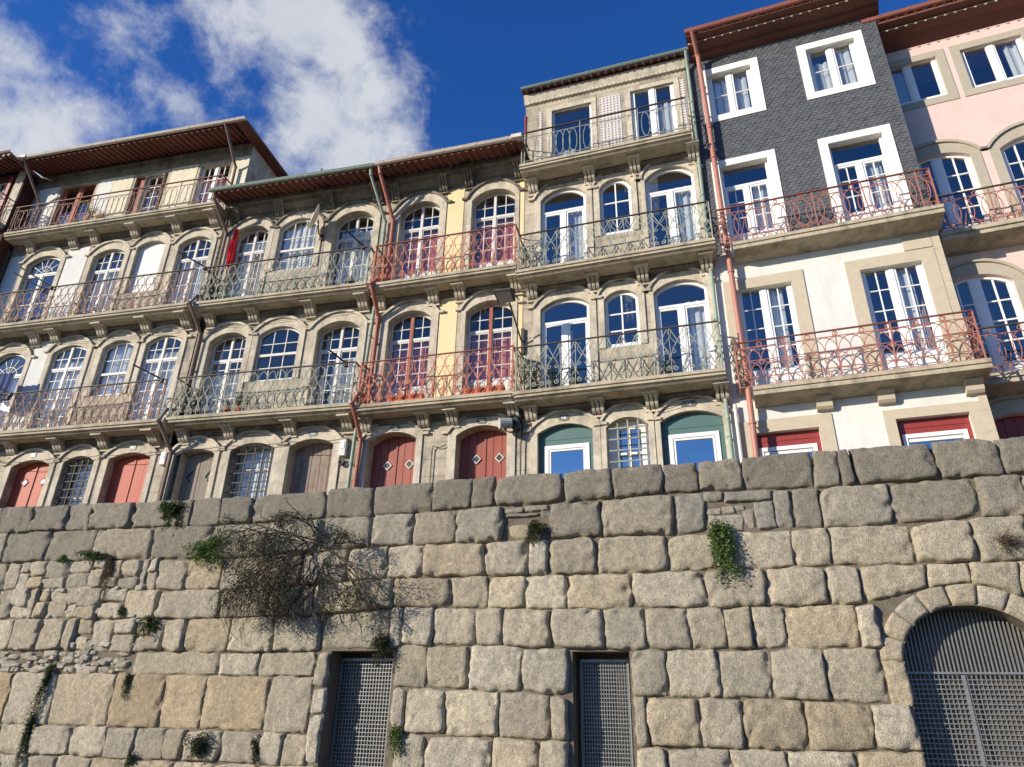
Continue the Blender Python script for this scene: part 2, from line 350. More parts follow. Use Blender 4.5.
class Bld:
    """a house: local X along the facade, Y inward, heights given as world z"""
    def __init__(s, name, label, org, az, cat='house'):
        s.az = radians(az); s.org = org
        s.e = thing(name, label, cat, (org[0], org[1], STREET), s.az)
        s.holes = []
    def mb(s): return MB(STREET)
    def world(s, x, y, z):
        c, n = cos(s.az), sin(s.az)
        return (s.org[0]+x*c-y*n, s.org[1]+x*n+y*c, z)
    def body(s, s0, s1, ztop, m, depth=7, zbot=4.6, rdep=.22, outer=None):
        b = s.mb(); face_with_holes(b, outer or [(s0, zbot), (s1, zbot), (s1, ztop), (s0, ztop)], [h for h, d in s.holes])
        for h, d in s.holes: reveals(b, h, d)
        z0, z1 = zbot, ztop
        b.add([(s0, 0, z0), (s1, 0, z0), (s1, depth, z0), (s0, depth, z0), (s0, 0, z1), (s1, 0, z1), (s1, depth, z1), (s0, depth, z1)],
              [(4, 5, 6, 7), (1, 2, 6, 5), (2, 3, 7, 6), (3, 0, 4, 7), (0, 3, 2, 1)])
        w = b.build('wall', m, s.e)
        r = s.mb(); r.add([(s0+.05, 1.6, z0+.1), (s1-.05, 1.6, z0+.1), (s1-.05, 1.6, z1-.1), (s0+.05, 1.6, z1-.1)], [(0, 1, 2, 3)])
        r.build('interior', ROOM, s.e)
        return w
# ------------------------------------------------------------------ house parts
def surround(B, s0, s1, zb, zs, zc, w=.2, top=.3, m=None, proud=.035, hood=True, hood_m=None, closed=False):
    b = B.mb(); n = 14
    inner = arcpts(s0, s1, zs, zc, n)
    if zc-zs > .02:
        outer = arcpts(s0-w, s1+w, zs+.06, zc+top, n)
    else:
        outer = [(s0-w+(s1-s0+2*w)*i/n, zc+top) for i in range(n+1)]
    b.strip(inner, outer, -proud, .0)
    b.box(s0-w, s0, -proud, 0, zb-(w if closed else 0), zs)
    b.box(s1, s1+w, -proud, 0, zb-(w if closed else 0), zs)
    # haunch wedges between jamb tops and the arch
    b.prism([(s0-w, zs), (s0, zs), outer[0]], -proud+.001, 0)
    b.prism([(s1, zs), (s1+w, zs), outer[-1]], -proud+.001, 0)
    if closed: b.box(s0, s1, -proud, 0, zb-w, zb)
    b.build('surround', m or SUR, B.e)
    if hood:
        h = B.mb(); o2 = arcpts(s0-w-.03, s1+w+.03, zs+.13, zc+top+.07, n)
        h.strip(outer, o2, -proud-.05, 0)
        for (x, z), sg in ((outer[0], -1), (outer[-1], 1)):
            h.box(min(x, x+sg*.16), max(x, x+sg*.16), -proud-.045, 0, z+.0, z+.065)
        h.build('hood_moulding', hood_m or m or SUR, B.e)
def window(B, s0, s1, zb, zs, zc, y=.16, fm=None, kind='french', trans=None, hz=(), nv=1, fw=.055, mull=.09, panel=0, curtain=None, glass=None, name='window', mw=.022, leafw=.05, recess=True, trans_nv=0, hz_top=(), fan=False, open_leaf=False, label=None):
    """frame > pane, curtain. nv: vertical muntins per leaf, hz: their heights as fraction of the leaf"""
    if recess: B.holes.append((opening(s0, s1, zb, zs, zc), y+.07))
    fm = fm or WPAINT; glass = glass or getattr(B, 'glass', GLASS)
    b = B.mb(); n = 12; y0, y1 = y, y+.06
    e = .004
    ou = arcpts(s0+e, s1-e, zs, zc-e, n); inn = arcpts(s0+fw, s1-fw, zs-.01, zc-fw, n)
    b.strip(inn, ou, y0, y1)
    b.box(s0+e, s0+fw, y0, y1, zb+.01, zs); b.box(s1-fw, s1-e, y0, y1, zb+.01, zs)
    b.box(s0+fw, s1-fw, y0, y1, zb+.01, zb+.01+fw)
    def ztop(x):
        for i in range(n):
            if inn[i][0] <= x <= inn[i+1][0]:
                t = (x-inn[i][0])/(inn[i+1][0]-inn[i][0]); return inn[i][1]*(1-t)+inn[i+1][1]*t
        return zs
    leaves = []
    zt = trans if trans else None
    cx = (s0+s1)/2
    a0, a1 = s0+fw, s1-fw
    if trans:
        b.box(a0, a1, y0-.01, y1-.002, trans-.035, trans+.035)
        for k in range(trans_nv):
            x = a0+(a1-a0)*(k+1)/(trans_nv+1); b.box(x-mw/2, x+mw/2, y0+.012, y1-.015, trans+.035, ztop(x))
        if fan:
            for ang in (35, 65, 90, 115, 145):
                ca, sa = cos(radians(ang)), sin(radians(ang)); L = (a1-a0)/2*.95
                x, z = cx+ca*L, trans+.03+sa*L
                while z > ztop(min(max(x, a0+.01), a1-.01)) and L > .05: L -= .01; x, z = cx+ca*L, trans+.03+sa*L
                b.tube([(cx+ca*.08, y0+.03, trans+.03+sa*.08), (x, y0+.03, z)], mw*.55, 4)
            arc = [(cx+cos(pi*i/10)*(a1-a0)*.27, y0+.03, trans+.03+sin(pi*i/10)*(a1-a0)*.27*.9) for i in range(11)]
            b.tube(arc, mw*.5, 4)
    if kind == 'french':
        b.box(cx-mull/2, cx+mull/2, y0-.015, y1-.004, zb+.01+fw, (zt-.035) if zt and not hz_top else ztop(cx))
        rng = [(a0, cx-mull/2), (cx+mull/2, a1)]
    elif kind == 'sash': rng = [(a0, a1)]
    else: rng = [(a0, a1)]
    for (l0, l1) in rng:
        top = zt-.035 if zt else None
        lz0 = zb+.01+fw
        def tz(x): return top if top is not None else ztop(x)
        lf = leafw
        # leaf stiles
        if kind == 'french':
            b.box(l0, l0+lf*.7, y0+.004, y1-.006, lz0, min(tz(l0), tz(l0+lf*.7))); b.box(l1-lf*.7, l1, y0+.004, y1-.006, lz0, min(tz(l1), tz(l1-lf*.7)))
            b.box(l0+lf*.7, l1-lf*.7, y0+.004, y1-.006, lz0, lz0+lf)
            if top is not None: b.box(l0+lf*.7, l1-lf*.7, y0+.004, y1-.006, top-lf*.8, top)
            i0, i1 = l0+lf*.7, l1-lf*.7
        else: i0, i1 = l0, l1
        if panel:
            b.box(i0, i1, y0+.01, y1-.01, lz0+lf*.5, zb+panel); b.box(i0+.05, i1-.05, y0+.002, y0+.012, lz0+lf+.04, zb+panel-.06)
            zlo = zb+panel
        else: zlo = lz0
        for k in range(nv):
            x = i0+(i1-i0)*(k+1)/(nv+1); b.box(x-mw/2, x+mw/2, y0+.012, y1-.015, zlo, tz(x))
            if zt and hz_top: b.box(x-mw/2, x+mw/2, y0+.012, y1-.015, zt+.035, ztop(x))
        for h in hz:
            z = zlo+((top if top is not None else zs+.3*(zc-zs))-zlo)*h
            b.box(i0, i1, y0+.014, y1-.017, z-mw/2, z+mw/2)
        if zt:
            for h in hz_top:
                z = zt+.035+(zs+.4*(zc-zs)-zt)*h; b.box(i0, i1, y0+.014, y1-.017, z-mw/2, z+mw/2)
    w = b.build(name, fm, B.e, label=label)
    g = B.mb(); poly = opening(s0+fw*.6, s1-fw*.6, zb+fw*.6, zs-.01, zc-fw*.6, n)
    tri = geometry.tessellate_polygon([[Vector((x, z, 0)) for x, z in poly]])
    tri = [t if (Vector(poly[t[1]])-Vector(poly[t[0]])).cross(Vector(poly[t[2]])-Vector(poly[t[0]])) > 0 else t[::-1] for t in tri]
    g.add([(x, y0+.036, z) for x, z in poly], [tuple(t) for t in tri])
    g.build('pane', glass, w)
    if curtain:
        for (f0, f1, zz0, zz1, cm) in curtain:
            c = B.mb(); x0 = s0+.04+(s1-s0-.08)*f0; x1 = s0+.04+(s1-s0-.08)*f1; K = max(8, int((x1-x0)/.025)); ph = random.random()*6
            z0 = zb+(zc-zb)*zz0; z1 = zb+(zc-zb)*zz1
            vs = []
            for i in range(K+1):
                x = x0+(x1-x0)*i/K; yy = y1+.09+.028*sin(x*34+ph)+.015*sin(x*71+ph*2)
                vs += [(x, yy, z0), (x+.01*sin(ph+x*9), yy+.01, z1)]
            c.add(vs, [(2*i, 2*i+2, 2*i+3, 2*i+1) for i in range(K)])
            c.build('curtain', cm, w, smooth=True)
    return w
def plank_door(B, s0, s1, zb, zs, zc, y, m, diamonds=None, dcol=None, label=None, seam=True, planks=6, handle=True):
    B.holes.append((opening(s0, s1, zb, zs, zc), y+.05))
    ar = arcpts(s0, s1, zs, zc, 24)
    def za(x):
        for i in range(24):
            if ar[i][0]-1e-6 <= x <= ar[i+1][0]+1e-6:
                t = (x-ar[i][0])/(ar[i+1][0]-ar[i][0]); return ar[i][1]*(1-t)+ar[i+1][1]*t
        return zs
    b = B.mb(); wv = (s1-s0)/planks
    for k in range(planks):
        x0 = s0+k*wv+(.006 if k else 0); x1 = s0+(k+1)*wv-(.006 if k < planks-1 else 0)
        if seam and k == planks//2: x0 += .012
        dy = random.uniform(0, .008)+(.0 if k % 2 else .004)
        b.prism([(x0, zb), (x1, zb), (x1, za(x1)-.003), ((x0+x1)/2, za((x0+x1)/2)-.003), (x0, za(x0)-.003)], y+dy, y+.045)
    b.box(s0+.01, s1-.01, y+.03, y+.05, zb, zs-.01)
    if seam: b.box((s0+s1)/2-.02, (s0+s1)/2+.03, y-.012, y+.003, zb, za((s0+s1)/2)-.02)
    d = b.build('door', m, B.e, label=label)
    if diamonds:
        for (cx, cz, r) in diamonds:
            f = B.mb(); P = [(cx-r, cz), (cx, cz-r*1.05), (cx+r, cz), (cx, cz+r*1.05)]; Q = [(cx-r*1.35, cz), (cx, cz-r*1.4), (cx+r*1.35, cz), (cx, cz+r*1.4)]
            f.strip(P+[P[0]], Q+[Q[0]], y-.02, y+.002)
            fo = f.build('diamond_frame', WPAINT2 if dcol is BLACK else m, d)
            g = B.mb(); g.prism(P, y-.008, y+.001); g.build('diamond_light', dcol, d)
    if handle:
        h = B.mb(); cx = (s0+s1)/2+.08; cz = zb+1.15
        h.lathe([(.02, 0), (.03, .01), (.03, .03), (.012, .04)], (0, 0, 0), 10)
        h.v = [(cx+x, y-.01-z_, cz-STREET+yy) for x, yy, z_ in [(a, b_, c+STREET) for a, b_, c in h.v]]
        h.build('handle', IROND, d)
    return d
def grille(B, s0, s1, zb, zt, nv, nh, r=.014, y=.03, ext=.0, arch=None):
    b = B.mb()
    for i in range(nv):
        x = s0+(s1-s0)*(i+.5)/nv; top = zt
        if arch:
            for k in range(len(arch)-1):
                if arch[k][0] <= x <= arch[k+1][0]: top = arch[k][1]-.01
        b.box(x-r, x+r, y-r, y+r, zb, top)
    for j in range(nh):
        z = zb+(zt-zb)*(j+.5)/nh
        b.box(s0-ext, s1+ext, y-r*2.2, y-r*.9, z-r, z+r)
    return b.build('grille', IRONG if ext else IROND, B.e)
def slab(B, s0, s1, zb, p, m=None, th=.2, left=True, right=True):
    t = zb+th; b = B.mb()
    pr = [(-p, t), (-p, t-.075), (-p+.035, t-.085), (-p+.03, t-.14), (-p+.075, t-.155), (-p+.13, zb), (0, zb), (0, t)]
    b.prof(pr[::-1], s0, s1)
    o = b.build('balcony', m or SLAB, B.e)
    k = B.mb(); k.prof([(-.16, zb+.001), (-.16, zb-.05), (-.10, zb-.08), (-.06, zb-.12), (-.02, zb-.14), (0, zb-.14), (0, zb+.001)], max(s0, .0 if s0 > -.3 else s0), s1-.06); k.build('shade_stain_band', DIRTY, o)  # dark band added to deepen the shade under the slab, over black-weathered stone
    return o
def corbels(B, ss, zb, p=.30, m=None, w=.29, h=.31, fingers=3):
    for x in ss:
        b = B.mb()
        fw = w/fingers; p = p+.04
        for k in range(fingers):
            x0 = x-w/2+k*fw+.013; x1 = x0+fw-.026
            pr = []
            for i in range(11):     # S-shaped scroll, top forward, tucking back at the bottom
                t = i/10; yy = -p*(1-t)**.8*(.85+.22*cos(t*2*pi)) - .05*sin(t*pi)
                pr.append((yy-.03, zb-h*t))
            pr += [(0, zb-h), (0, zb)]
            b.prof(pr, x0, x1)
        b.box(x-w/2-.02, x+w/2+.02, -p-.05, 0, zb-.05, zb+.002)
        b.box(x-w/2-.01, x+w/2+.01, -.07, 0, zb-h-.04, zb-h-.001)
        b.build('corbel', m or SUR, B.e)
def cr(pts, n=6):
    o = []
    P = [pts[0]]+list(pts)+[pts[-1]]
    for i in range(1, len(P)-2):
        for k in range(n):
            t = k/n; a, b, c, d = P[i-1], P[i], P[i+1], P[i+2]
            o.append(tuple(.5*((2*b[j])+(-a[j]+c[j])*t+(2*a[j]-5*b[j]+4*c[j]-d[j])*t*t+(-a[j]+3*b[j]-3*c[j]+d[j])*t**3) for j in (0, 1)))
    o.append(tuple(pts[-1])); return o
def spiral(cx, cy, r, a0, turns, sgn=1, n=10):
    return [(cx+r*(1-.75*i/n)*cos(a0+sgn*turns*2*pi*i/n), cy+r*(1-.75*i/n)*sin(a0+sgn*turns*2*pi*i/n)) for i in range(n+1)]
def motif(style, L, H):
    """list of (2-D path, closed, r) for a run of length L and height H"""
    out = []; r = .0105
    if style == 'scroll':
        n = max(1, round(L/.27)); w = L/n
        for k in range(n):
            u = (k+.5)*w
            for sg in (-1, 1):
                sp = spiral(u+sg*.25*w, .13*H, .2*w, pi/2, 1.25, -sg, 11)[::-1]
                out.append((sp+cr([(u+sg*.25*w, .13*H+.2*w), (u+sg*.47*w, .27*H), (u+sg*.30*w, .44*H), (u-sg*.08*w, .56*H), (u-sg*.42*w, .74*H), (u-sg*.36*w, .88*H), (u, .965*H)], 4), False, r))
                out.append((spiral(u+sg*.27*w, .43*H, .17*w, -pi/2, 1.2, sg, 10), False, r*.9))
                out.append((cr([(u+sg*.5*w, .02*H), (u+sg*.46*w, .12*H), (u+sg*.5*w, .3*H)], 3), False, r*.9))
                out.append((spiral(u+sg*.2*w, .70*H, .11*w, -pi/2, 1.0, sg, 8), False, r*.8))
            out.append(([(u-.5*w, .02*H), (u-.5*w, .97*H)], False, r*.55))
            out.append((spiral(u, .29*H, .10*w, 0, 1.0, 1, 8), False, r*.8))
    elif style == 'diamond':
        n = max(1, round(L/.34)); w = L/n
        for k in range(n):
            u = (k+.5)*w
            for sg in (-1, 1):
                out.append(([(u-sg*.46*w, .97*H), (u+sg*.1*w, .63*H), (u+sg*.32*w, .52*H)], False, r))
                out.append((spiral(u+sg*.24*w, .47*H, .17*w, pi/2, 1.3, -sg, 10), False, r))
                out.append(([(u+sg*.4*w, .46*H), (u+sg*.46*w, .33*H), (u+sg*.25*w, .22*H)], False, r*.9))
                out.append((spiral(u+sg*.24*w, .12*H, .19*w, pi/2, 1.35, -sg, 11), False, r*1.1))
                out.append((cr([(u+sg*.1*w, .63*H), (u+sg*.3*w, .72*H), (u+sg*.44*w, .8*H), (u+sg*.3*w, .93*H)], 3), False, r*.8))
            out.append(([(u-.5*w, .02*H), (u-.5*w, .97*H)], False, r))
    elif style == 'ellipse':
        out.append(([(0, .1*H), (L, .1*H)], False, r)); out.append(([(0, .84*H), (L, .84*H)], False, r))
        n = max(1, round(L/.19)); w = L/n
        for k in range(n):
            u = (k+.5)*w
            if (k % 8) in (0,):
                out.append(([(u, 0), (u, .99*H)], False, r*1.4))
            elif (k % 8) != 7 or True:
                out.append(([(u+.55*w*cos(2*pi*i/14), .47*H+.36*H*sin(2*pi*i/14)) for i in range(14)], True, r*.9))
    elif style == 'vesica':
        out += [([(0, .12*H), (L, .12*H)], False, r), ([(0, .84*H), (L, .84*H)], False, r)]
        n = max(1, round(L/.26)); w = L/n
        for k in range(n+1):
            u = k*w
            if 0 < k < n:
                out.append(([(u+.72*w*cos(2*pi*i/18), .48*H+.36*H*sin(2*pi*i/18)) for i in range(18)], True, r))
            if k % 2 == 1:
                out.append(([(u+.045*cos(2*pi*i/10), .915*H+.045*sin(2*pi*i/10)) for i in range(10)], True, r))
                out.append(([(u+.05*cos(2*pi*i/10), .065*H+.045*sin(2*pi*i/10)) for i in range(10)], True, r))
            if k % 4 == 0: out.append(([(u, 0), (u, .99*H)], False, r*1.5))
            if k % 4 == 2: out.append(([(u-.1, .0), (u-.02, .3*H), (u+.05, .6*H), (u, .84*H)], False, r*.8))
    elif style == 'arcs':
        out += [([(0, .2*H), (L, .2*H)], False, r), ([(0, .56*H), (L, .56*H)], False, r), ([(0, .86*H), (L, .86*H)], False, r)]
        n = max(2, round(L/.245)); w = L/n
        for k in range(n+1):
            u = k*w
            for (z0, hh) in ((.2*H, .33*H), (.56*H, .29*H), (.02*H, .17*H)):
                if z0 < .1*H and k % 2: continue
                a = [(u+.98*w*cos(pi*i/12), z0+hh*sin(pi*i/12)) for i in range(13)]
                a = [p for p in a if 0 <= p[0] <= L]
                if len(a) > 2: out.append((a, False, r))
            if k % 2 == 0 and 0 < k < n:
                out.append(([(u+.05*cos(2*pi*i/10), .52*H+.05*sin(2*pi*i/10)) for i in range(10)], True, r*1.1))
                out.append(([(u+.05*cos(2*pi*i/10), .92*H+.05*sin(2*pi*i/10)) for i in range(10)], True, r*1.1))
            if k % 4 == 0: out.append(([(u, 0), (u, .99*H)], False, r*1.6))
            elif k % 2: out.append(([(u, .0), (u, .56*H)], False, r*.8))
    return out
def railing(B, bal, s0, s1, zb, zt, p, style, m, ret=(True, True), topm=None):
    b = B.mb(); H = zt-zb-.03; q = p-.06
    sides = [('f', s0, s1)]
    def put(fn, L):
        for path, closed, r in motif(style, L, H):
            du, dv_, ro_ = random.gauss(0, .006), random.gauss(0, .004), random.gauss(0, .022)
            uc = path[0][0]
            b.tube([fn(min(max(u+du+ro_*(v-.4), 0), L), zb+.02+v+dv_*(1 if .08 < v < H-.06 else 0)) for u, v in path], r, 4, closed)
    put(lambda u, v: (s0+u, -q, v), s1-s0)
    if ret[0]: put(lambda u, v: (s0, -u, v), q)
    if ret[1]: put(lambda u, v: (s1, -u, v), q)
    b.box(s0, s1, -q-.012, -q+.012, zb+.012, zb+.034)
    for f, x in ((ret[0], s0), (ret[1], s1)):
        b.box(x-.014, x+.014, -q-.014, -q+.014, zb, zt-.004)
    o = b.build('railing', m, bal)
    h = B.mb(); h.box(s0-.02, s1+.02, -q-.022, -q+.022, zt-.024, zt)
    for f, x in ((ret[0], s0), (ret[1], s1)):
        if f: h.box(x-.02, x+.02, -q+.022, -.0, zt-.024, zt)
    h.build('handrail', topm or IROND, bal)
    return o
def roof(B, s0, s1, zeave, ov, m, pitch=24, depth=7, hipR=False, hipL=False, ovr=.0, tile=.21, amp=.035, side_over=0.5, rafters=False):
    """corrugated clay sheet: front slope, and a plain side slope where the roof is hipped"""
    b = B.mb(); tp = math.tan(radians(pitch))
    x0 = s0; x1 = s1+(side_over if hipR else 0)
    K = int((x1-x0)/tile*6); K = max(K, 6)
    ys = [-ov, -ov+.3, -ov+.9, depth/2]
    vs = []; fs = []
    for j, y in enumerate(ys):
        for i in range(K+1):
            x = x0+(x1-x0)*i/K
            c = 0
            xx = x
            if hipR: xx = min(x, x1-(y+ov)) if x > x1-(y+ov) else x
            z = zeave+.06+(y+ov)*tp+amp*(sin(2*pi*(x-x0)/tile)+.35*sin(4*pi*(x-x0)/tile+1))
            vs.append((max(xx, x0), y, z))
    for j in range(len(ys)-1):
        for i in range(K): fs.append((j*(K+1)+i, j*(K+1)+i+1, (j+1)*(K+1)+i+1, (j+1)*(K+1)+i))
    n0 = len(vs)
    vs += [(v[0], v[1], v[2]-.045) for v in vs]
    fs += [tuple(i+n0 for i in f[::-1]) for f in fs]
    fs += [(i, i+n0, i+1+n0, i+1) for i in range(K)]
    b.add(vs, fs)
    if hipR:    # right-hand slope and its eave
        zr = zeave+.06+(depth/2+ov)*tp; xr = x1-(depth/2+ov)
        b.add([(x1, -ov, zeave+.06), (x1, depth, zeave+.06), (xr, depth, zr), (xr, depth/2, zr)], [(0, 1, 2, 3)])
        b.add([(x1, -ov, zeave+.0), (x1, depth, zeave+.0), (x1, depth, zeave+.08), (x1, -ov, zeave+.08)], [(0, 1, 2, 3)])
        b.add([(s1-.02, -ov, zeave+.01), (x1, -ov, zeave+.01), (x1, depth, zeave+.01), (s1-.02, depth, zeave+.01)], [(3, 2, 1, 0)])
    # back slope so the house closes
    zr = zeave+.06+(depth/2+ov)*tp
    b.add([(x0, depth/2, zr), (x1 if not hipR else x1-(depth/2+ov), depth/2, zr), (x1, depth, zeave+.3), (x0, depth, zeave+.3)], [(0, 1, 2, 3)])
    b.add([(x0, -ov, zeave+.06), (x0, depth/2, zr), (x0, depth, zeave+.3)], [(0, 1, 2)])
    if not hipR: b.add([(x1, -ov, zeave+.06), (x1, depth/2, zr), (x1, depth, zeave+.3)], [(2, 1, 0)])
    ro = b.build('roof', m, B.e)
    if rafters:
        q = B.mb(); pitch_ = tile; n_ = int((s1-s0)/pitch_); x = s0+.03
        P = []
        for i in range(n_): P += [(x, 0), (x+.075, 0), (x+.075, .05), (x+pitch_, .05)]; x += pitch_
        P += [(x, .058), (s0+.03, .058)]
        tri = geometry.tessellate_polygon([[Vector((a, c, 0)) for a, c in P]]); k = len(P)
        q.add([(a, -ov+.02, c+zeave-.085) for a, c in P]+[(a, -.02, c+zeave-.085+(ov-.04)*tp) for a, c in P], [tuple(t) for t in tri]+[(i, (i+1) % k, (i+1) % k+k, i+k) for i in range(k)])
        q.build('rafters', SOFF, ro)
    return ro
def gutter(B, s0, s1, z, ov, m, r=.06, box_ends=()):
    b = B.mb(); K = 8
    for k in range(2):
        rr = r-.008*k
        vs = []
    pts = [(-ov-r+r*cos(pi+pi*i/K), z+r*sin(pi+pi*i/K)) for i in range(K+1)]
    pin = [(-ov-r+(r-.01)*cos(pi+pi*i/K), z+(r-.01)*sin(pi+pi*i/K)) for i in range(K, -1, -1)]
    b.prof((pts+pin), s0, s1)
    b.tube([(s0, -ov-2*r, z), (s1, -ov-2*r, z)], .014, 6)
    for i in range(int((s1-s0)/.9)+1):       # straps
        x = s0+.15+i*.9
        if x < s1: b.box(x-.012, x+.012, -ov-2*r-.016, -ov, z-.004, z+.018)
        if x < s1:
            q = [(-ov-r+(r+.006)*cos(pi+pi*i2/K), z+(r+.006)*sin(pi+pi*i2/K)) for i2 in range(K+1)]
            b.prof(q+pts[::-1], x-.02, x+.02)
    for x in box_ends: b.box(x-.14, x+.14, -ov-2*r-.02, -ov+.02, z-.07, z+.05)
    return b.build('gutter', m, B.e)
def pipe(B, pts, r, m, name='downpipe', collars=()):
    b = B.mb(); b.tube(pts, r, 10)
    for p in pts[1:-1]:
        b.tube([(p[0], p[1], p[2]-.03), (p[0], p[1], p[2]+.03)], r*1.22, 10)
    for (x, y, z) in collars:
        b.tube([(x, y, z-.02), (x, y, z+.02)], r*1.3, 10); b.box(x-.012, x+.012, y, .0, z-.012, z+.012)
    return b.build(name, m, B.e, smooth=False)
GLY = {'0': ['111', '101', '101', '101', '111'], '1': ['010', '110', '010', '010', '111'], '2': ['111', '001', '111', '100', '111'], '3': ['111', '001', '111', '001', '111'],
       '4': ['101', '101', '111', '001', '001'], '5': ['111', '100', '111', '001', '111'], '6': ['111', '100', '111', '101', '111'], '7': ['111', '001', '001', '010', '010'], '8': ['111', '101', '111', '101', '111'], '9': ['111', '101', '111', '001', '111']}
def number_plate(B, s, z, txt, w=.26, h=.15, round_=True, y=-.036):
    b = B.mb()
    if round_:
        P = []
        for cx, a0 in ((s+w/2-h/2, -90), (s-w/2+h/2, 90)):
            P += [(cx+h/2*cos(radians(a0+180*i/8)), z+h/2*sin(radians(a0+180*i/8))) for i in range(9)]
    else: P = [(s-w/2, z-h/2), (s+w/2, z-h/2), (s+w/2, z+h/2), (s-w/2, z+h/2)]
    b.prism(P, y-.012, y)
    o = b.build('number_plate', PLATE, B.e)
    d = B.mb(); c = h*.095; tw = len(txt)*4*c-c
    for k, ch in enumerate(txt):
        for r_, row in enumerate(GLY[ch]):
            for q, v in enumerate(row):
                if v == '1':
                    x = s-tw/2+(k*4+q)*c; zz = z+2.5*c-r_*c
                    d.box(x, x+c*.98, y-.016, y-.0122, zz-c*.98, zz)
    d.build('house_number', WPAINT, o)
# ================================================================== the setting
def sheet(name, pts, z, m, kind='structure', th=None):
    b = MB(); n = len(pts)
    b.add([(x, y, z) for x, y in pts], [tuple(range(n))])
    if th:
        b.add([(x, y, z) for x, y in pts]+[(x, y, z-th) for x, y in pts], [(i, i+n, (i+1) % n+n, (i+1) % n) for i in range(n)])
    return tag(b.build(name, m), kind=kind)
sheet('ground', [(-900, -900), (900, -900), (900, 900), (-900, 900)], 0, PAVE)
RIVM = mat('river_water', (.02, .035, .035), .12, .1, .05, .3, 1.5)
HILLM = mat('wooded_hill', (.05, .06, .03), .95, .4, .05, .5, .2, stain=(.16, .13, .10), stain_amt=.7, stain_scale=.04)
sheet('river', [(-900, -230), (900, -230), (900, -22), (-900, -22)], .02, RIVM)
b = MB(); nx_, ny_ = 60, 10       # unseen far bank behind the camera, added to block low sky glow
for j in range(ny_+1):
    for i in range(nx_+1):
        x = -700+1400*i/nx_; y = -225-160*j/ny_; h = 48*(j/ny_)**.8*(.8+.3*noise.noise(Vector((x*.006, j*.3, 1))))
        b.v.append((x, y+10*noise.noise(Vector((x*.01, j, 2))), h-1))
b.f = [(j*(nx_+1)+i, (j+1)*(nx_+1)+i, (j+1)*(nx_+1)+i+1, j*(nx_+1)+i+1) for j in range(ny_) for i in range(nx_)]
tag(b.build('hillside', HILLM), kind='structure')
WO = (-0.191, 12.9); WA = radians(-16)          # the retaining wall: its origin and plan angle
def wl(s, y): return (WO[0]+s*cos(WA)-y*sin(WA), WO[1]+s*sin(WA)+y*cos(WA))
sheet('street', [wl(-16, .3), wl(13, .3), wl(13, 20), wl(-16, 20)], STREET, STRT, th=.3)
# ================================================================== houses
ORG = {'B1': (-16.61, 19.201), 'B2': (-8.141, 17.168), 'B3': (-3.617, 16.082), 'B4': (0.232, 15.0), 'B5': (4.57, 13.574), 'B6': (9.235, 12.656)}
C1 = [(0, 1, 0, 1, CURT)]
# ---------------- B4: stone house with white arched windows
B = Bld('stone_townhouse', 'narrow stone townhouse with white arched windows and green wooden ground floor doors', ORG['B4'], -18.2); B.glass = GLASS2
H = B
for (zb, zs, zc, bz) in ((8.22, 10.68, 10.92, 9.38), (11.48, 14.07, 14.37, 12.6)):
    up = zb > 10
    window(B, .46, 1.68, zb, zs, zc, .07, trans=zs-.38, fw=.075, mull=.12, leafw=.07, nv=0, name='french_door', curtain=[(.56, .98, 0, .78, CURT)] if up else [(.5, .62, 0, .7, CURT)])
    window(B, 2.04, 2.86, bz, zs, zc-.02, .07, kind='fixed', fw=.075, nv=1, hz=(.02, .3, .66), mw=.035, name='window', trans=None)
    window(B, 3.22, 4.45, zb, zs, zc+.02, .07, trans=zs-.38, fw=.075, mull=.12, leafw=.07, nv=0, name='french_door', curtain=[(.52, .98, 0, .82, CURT)])
B.holes.append((opening(.8, 1.9, 14.88, 17.29, 17.29), .3)); B.holes.pop()
window(B, .78, 1.92, 14.86, 17.27, 17.27, .05, kind='fixed', fw=.06, nv=0, name='french_door', curtain=[(.12, .55, 0, .42, CURT)])
window(B, 3.02, 4.2, 14.86, 17.32, 17.32, .05, fw=.07, mull=.12, leafw=.06, nv=0, name='french_door', curtain=[(.55, .97, 0, .8, CURT)])
# ground floor: green boarded doors with a white framed light, and a barred window between them
for (a, b_, zs, zc) in ((.40, 1.67, 7.40, 7.59), (3.15, 4.45, 7.40, 7.60)):
    B.holes.append((opening(a, b_, 5.0, zs, zc), .16))
    b = B.mb(); ou = arcpts(a, b_, zs, zc, 12); la, lb, lt = a+.14, b_-.11, 7.13
    b.box(a, la, .11, .15, 5.0, zs-.0); b.box(lb, b_, .11, .15, 5.0, zs)
    b.box(la, lb, .11, .15, lt, zs); b.strip([(x, zs) for x, z in ou], ou, .112, .15)
    b.box(a+.02, b_-.02, .10, .112, 7.26, 7.29)
    d = b.build('door', GREEN, B.e)
    f = B.mb(); f.box(la, la+.09, .085, .16, 5.0, lt); f.box(lb-.09, lb, .085, .16, 5.0, lt); f.box(la+.09, lb-.09, .085, .16, lt-.09, lt)
    f.box(la+.1, la+.14, .1, .15, 5.0, lt-.09); f.box(lb-.14, lb-.1, .1, .15, 5.0, lt-.09); f.box(la+.14, lb-.14, .1, .15, lt-.14, lt-.1)
    f.build('door_frame', WPAINT, d)
    g = B.mb(); g.add([(la+.1, .13, 5.0), (lb-.1, .13, 5.0), (lb-.1, .13, lt-.1), (la+.1, .13, lt-.1)], [(0, 1, 2, 3)]); g.build('pane', GLASSM, d)
window(B, 1.97, 2.9, 5.7, 7.39, 7.60, .2, kind='fixed', fw=.2, nv=1, hz=(.3, .6), mw=.05, glass=GLASSM)
grille(B, 2.1, 2.78, 5.7, 7.5, 3, 7, .015, .04, ext=.08, arch=arcpts(1.97, 2.9, 7.39, 7.6))
